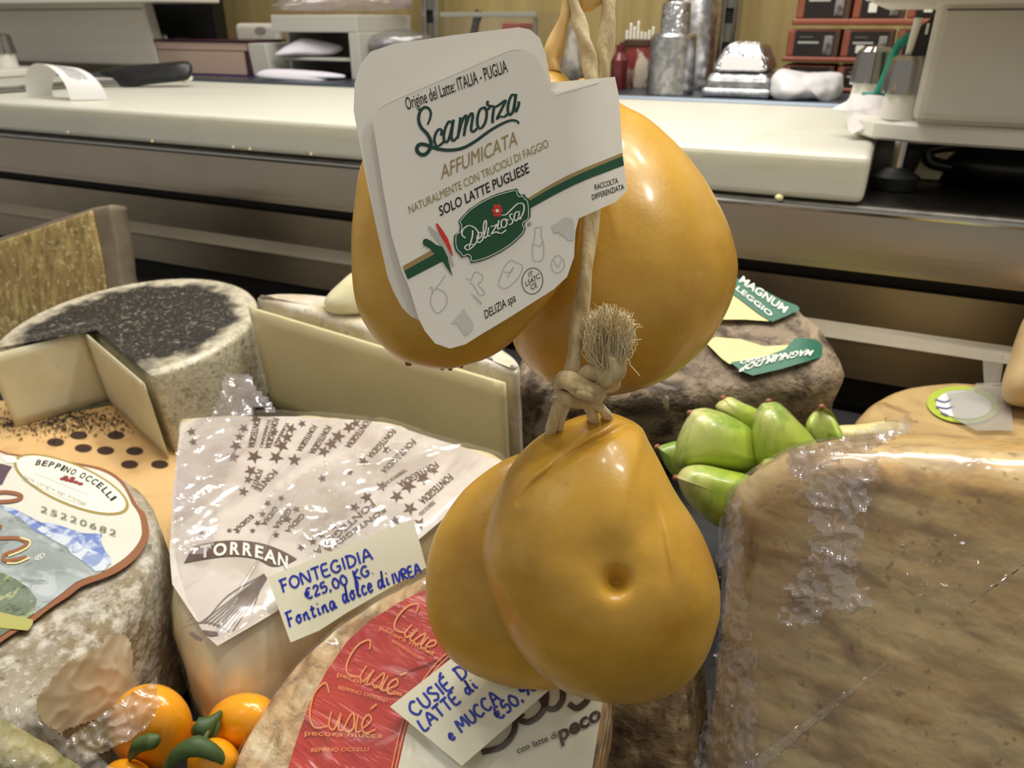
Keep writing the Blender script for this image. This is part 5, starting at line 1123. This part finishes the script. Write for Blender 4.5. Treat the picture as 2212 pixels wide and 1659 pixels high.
gb = thing('green_band', 'green rubber band looped around the knob of the right scale', 'rubber band', (kq[0] - .02, kq[1], zt))
m_gb = M('green_rubber', '#1f8a72', .4)
yk = kq[1] + .05
tube('band', [atY(x, y, yk) for x, y in ((1865, 204), (1890, 203), (1902, 188), (1920, 150), (1934, 112), (1946, 92), (1966, 82), (1980, 95), (1984, 116))], [.002, .0035, .004, .0045, .004, .0045, .005, .004, .003], m_gb, gb)
tube('band', [atY(x, y, yk) for x, y in ((1862, 203), (1890, 207), (1925, 206))], [.002, .003, .003], m_gb, gb)
cpn = thing('plastic_liner', 'crumpled white plastic liner under the edge of the right scale', 'plastic sheet', atZ(1850, 290, BT))
yl = kq[1] + .05
sheet('liner', [(1795, 236), (1830, 218), (1840, 202), (1868, 204), (1900, 206), (1930, 212), (1925, 262), (1880, 272), (1840, 290), (1832, 280), (1828, 240)], lambda x, y: atY(x, y, yl - .0005 * (y - 200)), M('white_liner', '#d9d2d0', .5, layers=[dict(s=30, r=(.5, .7), c='#c4bcbb')], bump=[dict(s=50, f=.6, h=.004)]), cpn, amp=.006, fr=45, solid=.0004)
# black tray under the right scale
bt = thing('black_appliance', 'low black rounded appliance under the right scale', 'appliance', atZ(2150, 425, 1.003))
c_ = atZ(2030, 400, 1.003); lf = c_[0]
bl = np.array([(lf, c_[1] + .03), (lf + .01, c_[1] + .01), (lf + .05, c_[1]), (lf + .4, c_[1] - .01), (lf + .4, c_[1] + .22), (lf + .02, c_[1] + .22), (lf, c_[1] + .2)])
loft('body', bl, [(.014, 0), (.005, -.003), (.0, -.009), (.0, -.018), (.01, -.030)], lambda u, v, w_: np.array([u, v, 1.034 + w_]), m_bk, bt, c=(lf + .2, c_[1] + .1), capn=2)
tube('handle', [np.array([lf + .010, c_[1] + .02, 1.018]), np.array([lf - .012, c_[1] + .02, 1.022]), np.array([lf - .014, c_[1] + .02, 1.034]), np.array([lf + .012, c_[1] + .02, 1.040])], [.006, .006, .006, .006], m_bk, bt)
yc = thing('cream_stop', 'small cream plastic block with dark stains beside the black appliance', 'block', atZ(2015, 380, 1.003))
cc_ = atZ(2000, 392, 1.003); box('block', cc_[0] - .014, cc_[0] + .012, cc_[1] + .01, cc_[1] + .03, 1.003, 1.037, M('cream_plastic', '#cfc39a', .5, layers=[dict(s=60, r=(.64, .7), c='#4b3b20')]), yc, tx=.01)
gc = thing('grey_cloth', 'folded grey cloth in the shade beneath the right scale', 'cloth', atZ(1960, 385, 1.003))
g0 = atZ(1950, 385, 1.003); box('cloth', g0[0] - .012, g0[0] + .02, g0[1] + .03, g0[1] + .06, 1.003, 1.030, M('grey_fabric', '#77736f', .8), gc, bevel=.006, tx=.012)

# knife
kn = thing('knife', 'black handled knife lying on the cutting board', 'knife', atZ(300, 185, BT))
zk = BT + .014; yk0 = atZ(300, 172, zk)[1]
hpts = [(210, 155), (262, 142), (330, 137), (398, 132), (412, 138), (416, 150), (410, 168), (395, 175), (330, 182), (290, 187), (262, 188), (248, 172), (228, 165)]
p_h = atZ(310, 160, zk); dH = fdepth(atZ(270, 188, BT)) - .005
blob('handle', hpts, dH, .013, (320, 160), m_bk, kn, n=60, m=20, pw=.5)
sl_ = atZ(262, 178, zk)
blA = [atZ(262, 172, BT + .012), atZ(150, 176, BT + .007), atZ(-60, 194, BT + .003), atZ(-60, 202, BT + .003), atZ(150, 188, BT + .003), atZ(262, 184, BT + .003)]
mesh('blade', blA, [(0, 1, 2, 3, 4, 5)], m_edge, kn, smooth=False, solid=.0015, label='steel blade')
blob('handle_cap', [(396, 170), (414, 164), (416, 172), (404, 178), (392, 177)], dH + .004, .006, (404, 172), m_wh2, kn, n=20, m=10)

# curled receipt
rc = thing('receipt', 'curled white till receipt lying on the cutting board in front of the knife', 'receipt', atZ(150, 218, BT))
m_rec = M('receipt_paper', '#e6e4e0', .5); rx0 = atZ(60, 210, BT); rx1 = atZ(148, 218, BT)
ctr = (rx0 + rx1) / 2; R_ = np.linalg.norm(rx1 - rx0) / 2; dr = nrm(rx1 - rx0); back = nrm(np.array([-dr[1], dr[0], 0])) * .034 + np.array([.030, 0, 0])
V = []; NN = 24
for j in range(9):
    for i in range(NN + 1):
        a_ = math.pi * (1 - i / NN); s_ = 1 - .12 * j / 8
        V.append(ctr + dr * (R_ * math.cos(a_) * s_ + .010 * j / 8 + (.012 * max(0, i / NN - .5)))+ back * (j / 8 * (.55 + .45 * i / NN)) + np.array([0, 0, .0012 + R_ * .86 * math.sin(a_) ** .8 * s_]))
Fs = [(j * (NN + 1) + i, j * (NN + 1) + i + 1, (j + 1) * (NN + 1) + i + 1, (j + 1) * (NN + 1) + i) for j in range(8) for i in range(NN)]
mesh('paper', V, Fs, m_rec, rc, solid=.0003)
m_rp = M('receipt_print', '#77757c', .6)
V2 = []; F2 = []
def rpt(i, j):
    a_ = math.pi * (1 - i / NN); s_ = 1 - .12 * j / 8
    nn = np.array([0, 0, .0006]) + dr * .0005
    return ctr + nn + dr * (R_ * math.cos(a_) * s_ + .010 * j / 8 + (.012 * max(0, i / NN - .5))) + back * (j / 8 * (.55 + .45 * i / NN)) + np.array([0, 0, .0012 + R_ * .86 * math.sin(a_) ** .8 * s_])
for row in range(7):
    j = 2.0 + row * .62
    i = 13.5 + .3 * row
    while i < 19.5:
        w_ = random.uniform(.2, .7); k = len(V2); V2 += [rpt(i, j), rpt(i + w_, j), rpt(i + w_, j + .3), rpt(i, j + .3)]; F2.append((k, k + 1, k + 2, k + 3)); i += w_ + .18
mesh('receipt_lines', V2, F2, m_rp, rc, smooth=False)

# back shelf
zsh = atY(1560, 214, 1.215)[2]
bsf = thing('back_shelf', 'low steel shelf rail running behind the cutting board', 'shelf', (-.8, 1.36, 1.0))
extr('shelf_plate', [(1.212, zsh), (1.60, zsh + .002), (1.60, zsh - .014), (1.208, zsh - .014), (1.208, zsh - .004)], M('blue_steel', '#6a727b', .42, metal=1), bsf, -2.6, .62)
box('shelf_support', -2.6, .62, 1.24, 1.58, 1.003, zsh - .0145, m_bk2, bsf, bevel=0)

m_alu = M('aluminium_foil', '#a9a9ab', .30, metal=1, layers=[dict(s=90, r=(.45, .6), c='#d5d5d6')], bump=[dict(s=140, f=.35, h=.0015), dict(s=40, k='ridge', f=.15, h=.001)])
m_alus = M('aluminium_crinkled', '#cfcfd2', .18, metal=1, bump=[dict(s=180, k='ridge', f=1, h=.003), dict(s=60, f=.6, h=.003)])


def cup_stack(label, px, py, Y, r, hts, group):
    b = atY(px, py, Y); b[2] = zsh + .001
    t = thing('foil_cup_stack', label, 'foil cups', b, group); z = b[2]
    for k, (h, r0, r1, foil) in enumerate(hts):
        lathe('cup_sleeve' if not foil else 'foil_cup', (b[0], Y, z), [(r * r0, 0), (r * r0, h * .1), (r * r1, h * .95), (r * r1 * .9, h)], m_alus if foil else m_alu, t, n=36, label='crinkled foil cup' if foil else None); z += h


cup_stack('shorter front stack of aluminium foil cups beside the twine', 1446, 206, 1.27, .037, [(.086, 1.0, .93, 0), (.043, .62, .58, 1)], 'foil cup stacks on the back shelf')
cup_stack('taller rear stack of aluminium foil cups behind the front stack', 1480, 206, 1.37, .047, [(.150, .95, .92, 0), (.05, .66, .58, 1), (.05, .60, .50, 1)], 'foil cup stacks on the back shelf')
# foil trays
b0 = atY(1592, 216, 1.255); ft_ = thing('foil_tray_stack', 'stack of upturned rectangular aluminium trays between foil cups and white bag', 'foil trays', (b0[0], 1.30, zsh))
xl = atY(1518, 216, 1.25)[0]; xr_ = atY(1664, 218, 1.25)[0]; hh = atY(1592, 88, 1.27)[2] - zsh
def fr(name, x0, x1, y0, y1, z0, X0_, X1_, Y0_, Y1_, z1, m):
    V = [(x0, y0, z0), (x1, y0, z0), (x1, y1, z0), (x0, y1, z0), (X0_, Y0_, z1), (X1_, Y0_, z1), (X1_, Y1_, z1), (X0_, Y1_, z1)]
    return mesh(name, V, [(3, 2, 1, 0), (4, 5, 6, 7), (0, 1, 5, 4), (1, 2, 6, 5), (2, 3, 7, 6), (3, 0, 4, 7)], m, ft_, smooth=False, bevel=.012)
fr('nested_trays', xl, xr_, 1.235, 1.36, zsh + .001, xl + .004, xr_ - .004, 1.24, 1.355, zsh + hh * .45, m_alu)
fr('top_tray', xl + .006, xr_ - .006, 1.242, 1.353, zsh + hh * .45, xl + .026, xr_ - .024, 1.262, 1.333, zsh + hh, m_alus)
fr('tray_label', (xl + xr_) / 2 - .028, (xl + xr_) / 2 + .030, 1.2435, 1.25, zsh + hh * .50, (xl + xr_) / 2 - .026, (xl + xr_) / 2 + .028, 1.252, 1.258, zsh + hh * .73, M('pale_card', '#cfcac8', .5)).modifiers.clear()
fr('tray_rim', xl - .002, xr_ + .002, 1.233, 1.362, zsh + .0012, xl - .001, xr_ + .001, 1.234, 1.36, zsh + .014, m_alu)
# crumpled white bag
wb = thing('white_bag', 'crumpled white paper bag on the shelf before the dark boxes', 'paper bag', atY(1745, 226, 1.25))
blob('bag', [(1672, 165), (1690, 150), (1740, 157), (1800, 155), (1822, 166), (1815, 205), (1795, 222), (1780, 226), (1760, 214), (1720, 218), (1690, 220), (1668, 205), (1666, 185)], fdepth(atY(1745, 195, 1.265)), .030, (1745, 188), M('white_bag_paper', '#d5d3d4', .5, layers=[dict(s=20, r=(.5, .7), c='#b5b3b6')], bump=[dict(s=40, k='ridge', f=.5, h=.005)]), wb, n=70, m=24, amp=.004, fr=35, pw=.7)

# stacked dark packs with orange edges
m_or = M('terracotta_tray', '#93503a', .5, layers=[dict(s=20, r=(.5, .7), c='#7d3d2a')]); m_pk = M('dark_sleeve', '#201a17', .35); m_pic = M('pack_picture', '#8f8a84', .5, layers=[dict(s=70, r=(.5, .6), c='#4a443f')]); m_brs = M('brown_side', '#4b3522', .6); m_rdp = M('red_side', '#8e2a22', .5)
YP = 1.40
ordn = ('topmost', 'second', 'third', 'lowest')
rowpx = [(-42, 46, 60), (58, 122, 136), (130, 192, 206), (150, 208, 216)]
rows_z = [(atY(1760, -38, YP)[2], atY(1760, 55, YP)[2]), (atY(1760, 62, YP)[2], atY(1760, 134, YP)[2]), (atY(1760, 140, YP)[2], zsh + .002)]
cols = [(1694, 1806), (1812, 1922), (1928, 2040)]
for r_i, (ztop, zbot) in enumerate(rows_z):
    for c_i, (xa, xb) in enumerate(cols):
        xa_ = atY(xa, 130, YP)[0] + (.008 if r_i == 0 else 0); xb_ = atY(xb, 130, YP)[0] + (.008 if r_i == 0 else 0)
        t = thing('boxed_pack', 'dark sleeved pack with terracotta tray, %s row, %s column of the stack' % (('top', 'middle', 'bottom')[r_i], ('left', 'middle', 'right')[c_i]), 'boxed food', ((xa_ + xb_) / 2, YP + .05, zbot), 'dark packs with terracotta trays')
        hP = ztop - zbot; W_ = xb_ - xa_
        box('side_sleeve', xb_ - W_ * .10, xb_ - .0006, YP - .002, YP + .02, zbot + hP * .17, ztop - .003, m_brs, t, bevel=0)
        box('tray', xa_, xb_, YP, YP + .11, zbot + hP * .16, ztop - .001, m_or, t, bevel=.003)
        box('tray_rim', xa_ - .004, xb_ + .0025, YP - .006, YP + .115, zbot + .0004, zbot + hP * .16, m_or, t, bevel=.003)
        box('sleeve', xa_ + W_ * .15, xb_ - W_ * .10, YP - .003, YP + .02, zbot + hP * .17, ztop - .003, m_pk, t, bevel=0)
        box('picture', xa_ + W_ * .72, xa_ + W_ * .88, YP - .0042, YP, zbot + hP * .22, ztop - .010, m_pic, t, bevel=.001)
        box('print_line', xa_ + W_ * .22, xa_ + W_ * .62, YP - .004, YP, zbot + hP * .56, zbot + hP * .62, m_gry, t, bevel=0)
        box('print_line', xa_ + W_ * .24, xa_ + W_ * .5, YP - .004, YP, zbot + hP * .74, zbot + hP * .77, m_seam, t, bevel=0)
        if c_i: box('price_sticker', xa_ + W_ * .30, xa_ + W_ * .46, YP - .0055, YP - .002, zbot + hP * .3, zbot + hP * .52, m_wht, t, bevel=0)

# steel upright posts on the wall
def post(label, x0, x1, y):
    a = atY(x0, 90, y)[0]; b = atY(x1, 90, y)[0]
    t = thing('wall_upright', label, 'shelf post', ((a + b) / 2, y, zsh), 'steel slotted uprights')
    box('channel', a, a + (b - a) * .3, y, y + .03, zsh + .001, 2.2, m_edge, t); box('channel', b - (b - a) * .3, b, y, y + .03, zsh + .001, 2.2, m_edge, t)
    box('slot_strip', a + (b - a) * .3, b - (b - a) * .3, y + .012, y + .03, zsh + .001, 2.2, m_bk2, t, bevel=0)
    for k in range(6):
        z = zsh + .07 + k * .055; box('slot_rung', a + (b - a) * .3, b - (b - a) * .3, y + .008, y + .013, z, z + .03, m_seam, t, bevel=0)
post('slotted steel upright on the wall right of the foil cups', 1548, 1590, 1.52)
post('slotted steel upright on the wall behind the top of the label', 912, 948, 1.52)
# black screen on the left
sc0 = atY(302, 85, 1.42); sc1 = atY(466, 85, 1.42)
mo = thing('black_screen', 'black flat panel behind the left scale', 'screen', ((sc0[0] + sc1[0]) / 2, 1.43, zsh))
zz = atY(400, 82, 1.42)[2]
box('panel', sc0[0] - .10, sc1[0], 1.42, 1.45, zz, zz + .5, m_bk2, mo); box('frame_edge', sc1[0] + .0005, sc1[0] + .008, 1.418, 1.452, zz - .003, zz + .5, m_bk, mo)
box('stand', sc0[0] + .04, sc0[0] + .07, 1.44, 1.46, zsh + .002, zz + .02, m_bk2, mo)
# carton with plum edges
x0c = atY(345, 150, 1.30)[0]; x1c = atY(530, 150, 1.30)[0]; zc0 = atY(430, 158, 1.30)[2]; zc1 = atY(430, 84, 1.34)[2]
bxn = thing('carton', 'beige carton with glossy plum edges between the left scale and the white dispenser', 'carton', ((x0c + x1c) / 2, 1.34, zsh))
m_plum = M('plum_gloss', '#3a1526', .25); m_beige = M('beige_card', '#b59c8c', .6); m_vio = M('violet_plastic', '#5b2f9a', .3)
box('tray', x0c + .02, x1c + .02, 1.305, 1.40, zsh + .001, zc1 - .004, m_plum, bxn)
box('front_card', x0c + .004, x1c + .0, 1.300, 1.3045, zc0, zc1 - .022, m_beige, bxn, bevel=0)
box('top_rim', x0c - .002, x1c + .024, 1.298, 1.41, zc1 - .004, zc1, m_plum, bxn); box('inner_card', x0c, x1c + .01, 1.302, 1.3045, zc1 - .020, zc1 - .006, m_beige, bxn, bevel=0)
box('base_strip', x0c, x1c + .02, 1.296, 1.303, zsh + .001, zc0 - .002, m_vio, bxn)
# white dispenser with two shelves
def zat(py, Y, px=680): return atY(px, py, Y)[2]
YD = 1.31
dl = atY(594, 120, YD)[0]; dr_ = atY(776, 120, YD)[0]
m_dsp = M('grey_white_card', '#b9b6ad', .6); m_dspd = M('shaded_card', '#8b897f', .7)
ds = thing('paper_dispenser', 'open white cardboard dispenser holding white sheets behind the board', 'dispenser', ((dl + dr_) / 2, 1.38, zsh))
zt_ = zat(32, YD); zm = zat(70, YD); zf = zat(125, YD)
box('top_drawer', dl, dr_, YD, 1.50, zm, zt_, m_dsp, ds); box('side_wall', dr_ - .022, dr_ + .002, YD, 1.50, zsh + .001, zm, m_dsp, ds); box('side_wall', dl, dl + .008, YD + .04, 1.50, zsh + .001, zm, m_dsp, ds)
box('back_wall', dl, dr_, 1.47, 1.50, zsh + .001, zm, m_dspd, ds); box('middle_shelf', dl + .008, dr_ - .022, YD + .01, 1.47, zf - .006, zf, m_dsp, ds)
box('side_flap', atY(552, 130, YD)[0], atY(590, 130, YD)[0], YD - .01, YD + .06, zsh + .001, zat(95, YD), m_dsp, ds, tx=-.008)
sb = thing('perforated_board', 'white board with a round hole beside the dispenser', 'board', (atY(555, 90, 1.42)[0], 1.42, zsh))
x_a = atY(508, 80, 1.42)[0]; x_b = atY(600, 80, 1.42)[0]
box('board', x_a, x_b, 1.42, 1.44, zsh + .001, zat(50, 1.42, 560), m_white, sb, bevel=.014)
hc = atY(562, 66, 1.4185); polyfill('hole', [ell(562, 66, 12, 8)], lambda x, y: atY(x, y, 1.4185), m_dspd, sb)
m_tis = M('white_tissue', '#dbd6df', .6, bump=[dict(s=30, f=.3, h=.003)])
def sheaf(label, O, Y, T, c):
    t = thing('tissue_sheaf', label, 'paper sheets', atY(c[0], max(p[1] for p in O) - 2, Y), 'white paper sheets in the dispenser')
    blob('sheets', O, fdepth(atY(c[0], c[1], Y)), T, c, m_tis, t, n=60, m=20, pw=.6, amp=.001)
sheaf('upper bundle of white sheets inside the dispenser', [(596, 121), (602, 110), (640, 87), (662, 84), (710, 91), (740, 101), (735, 112), (710, 119), (650, 120)], 1.335, .018, (660, 106))
sheaf('lower lilac tinted bundle of white sheets on the shelf edge', [(553, 162), (568, 152), (610, 149), (690, 154), (745, 162), (740, 169), (708, 168), (700, 178), (640, 177), (570, 170)], 1.262, .014, (640, 164))
# clear bags on top and beside
m_bagf = film('clear_bag', cover=.45, gloss=.35, scale=24, h=.006, haze='#b9a7b4')
cbg = thing('clear_bag', 'clear plastic bag lying on top of the white dispenser', 'plastic bag', atY(740, 33, 1.36))
blob('bag', [(590, 20), (600, -14), (640, -60), (760, -70), (860, -40), (892, 0), (880, 18), (800, 24), (700, 24)], fdepth(atY(730, 0, 1.40)), .06, (740, -4), m_bagf, cbg, n=70, m=24, amp=.006, fr=30)
cb2 = thing('tray_of_film', 'flat clear wrapped tray right of the white dispenser', 'packet', atY(840, 100, 1.34))
blob('packet', [(796, 92), (808, 74), (850, 62), (900, 66), (930, 78), (920, 96), (840, 108), (800, 104)], fdepth(atY(850, 85, 1.36)), .03, (850, 86), film('wrapped_tray_film', cover=.8, gloss=.4, scale=20, h=.004, haze='#77707c'), cb2, n=50, m=18, amp=.002)
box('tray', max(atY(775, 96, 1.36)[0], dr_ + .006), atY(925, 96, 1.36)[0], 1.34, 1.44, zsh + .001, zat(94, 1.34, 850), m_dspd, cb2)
# pen, red cup, clear bin
pn = thing('marker_pen', 'dark marker pen standing behind the top edge of the label', 'pen', atY(1022, 90, 1.36))
tube('barrel', [atY(1012, 110, 1.36), atY(1024, 70, 1.36), atY(1032, 28, 1.36)], [.006, .0075, .007], m_bk, pn); tube('cap', [atY(1030, 42, 1.358), atY(1036, 24, 1.358)], [.008, .0078], m_bk, pn)
rcup = thing('red_box', 'small dark red box peeping over the label', 'box', atY(1102, 100, 1.38))
box('box', atY(1084, 70, 1.38)[0], atY(1122, 70, 1.38)[0], 1.38, 1.44, zsh + .001, zat(50, 1.38, 1100), m_rdp, rcup)
cbn = thing('clear_bin', 'clear plastic bin behind the twine and label', 'bin', (atY(1080, 120, 1.36)[0], 1.42, zsh))
m_clr = film('clear_plastic', cover=.16, gloss=.16, scale=10, h=.001, haze='#9a8f74', rough=.1)
xA = atY(952, 90, 1.34)[0]; xB = atY(1156, 90, 1.34)[0]; zT = zat(26, 1.34, 1060)
box('wall', xA, xB, 1.345, 1.349, zsh + .001, zT, m_clr, cbn, bevel=0); box('wall', xA, xB, 1.50, 1.504, zsh + .001, zT, m_clr, cbn, bevel=0); box('wall', xB - .004, xB, 1.35, 1.50, zsh + .001, zT, m_clr, cbn, bevel=0); box('rim', xA, xB + .001, 1.340, 1.344, zT - .008, zT, m_dspd, cbn, bevel=.001); box('corner_post', xB - .006, xB + .001, 1.343, 1.348, zsh + .001, zat(38, 1.34, 1155), m_seam, cbn, bevel=0)
# grey stone jar between strands, skewer jar, red jar
gj = thing('grey_wrapped_jar', 'grey film wrapped jar seen between the twine strands', 'jar', atY(1240, 175, 1.36))
blob('jar', [(1208, 180), (1212, 120), (1222, 60), (1240, 48), (1258, 60), (1264, 130), (1264, 178), (1236, 184)], fdepth(atY(1236, 120, 1.36)), .03, (1237, 120), M('marbled_grey', '#7d7466', .35, layers=[dict(s=26, r=(.45, .65), c='#4c463c'), dict(s=40, r=(.6, .7), c='#a8a08e')]), gj, n=50, m=20, pw=.6)
j0 = atY(1366, 198, 1.33); rj = thing('red_label_jar', 'jar with a red and white label holding white skewers right of the twine', 'jar', (j0[0], 1.36, zsh))
m_jar = M('patterned_jar', '#8a3a33', .35, layers=[dict(s=30, st=(1, 1, .4), r=(.5, .56), c='#cfc2ae'), dict(s=45, r=(.6, .66), c='#3a2a22')])
jr = atY(1402, 150, 1.33)[0] - j0[0]; zj = zat(84, 1.33, 1366)
lathe('body', (j0[0], 1.365, zsh + .001), [(jr * .92, 0), (jr, .004), (jr, (zj - zsh) * .82), (jr * .96, (zj - zsh) * .86)], m_jar, rj, n=32)
lathe('lid', (j0[0], 1.365, zsh + .001 + (zj - zsh) * .86), [(jr * 1.12, 0), (jr * 1.12, (zj - zsh) * .10), (jr, (zj - zsh) * .12)], m_brs, rj, n=32)
for k in range(8): tube('skewer', [np.array([j0[0] - jr * .85 + k * jr * .24, 1.352, zj - .004]), np.array([j0[0] - jr * .86 + k * jr * .245, 1.352, zj + .006 + random.uniform(.003, .014) + (.01 if k in (1, 3) else 0)])], [.0022, .0018], m_wht, rj, n=8)
rb_ = thing('red_bottle', 'dark red bottle half hidden behind the right twine strand', 'bottle', atY(1335, 198, 1.30))
rp = atY(1336, 190, 1.31); lathe('bottle', (rp[0] - .002, 1.315, zsh + .001), [(.013, 0), (.014, .004), (.014, .045), (.007, .056), (.007, .068)], M('dark_red_glass', '#5e1a1c', .25), rb_, n=24)
db = thing('dark_crate', 'dark crate behind the jar with skewers', 'crate', (j0[0] + .03, 1.45, zsh))
box('crate', j0[0] - .06, j0[0] + .05, 1.43, 1.50, zsh + .001, zsh + .07, m_bk2, db)
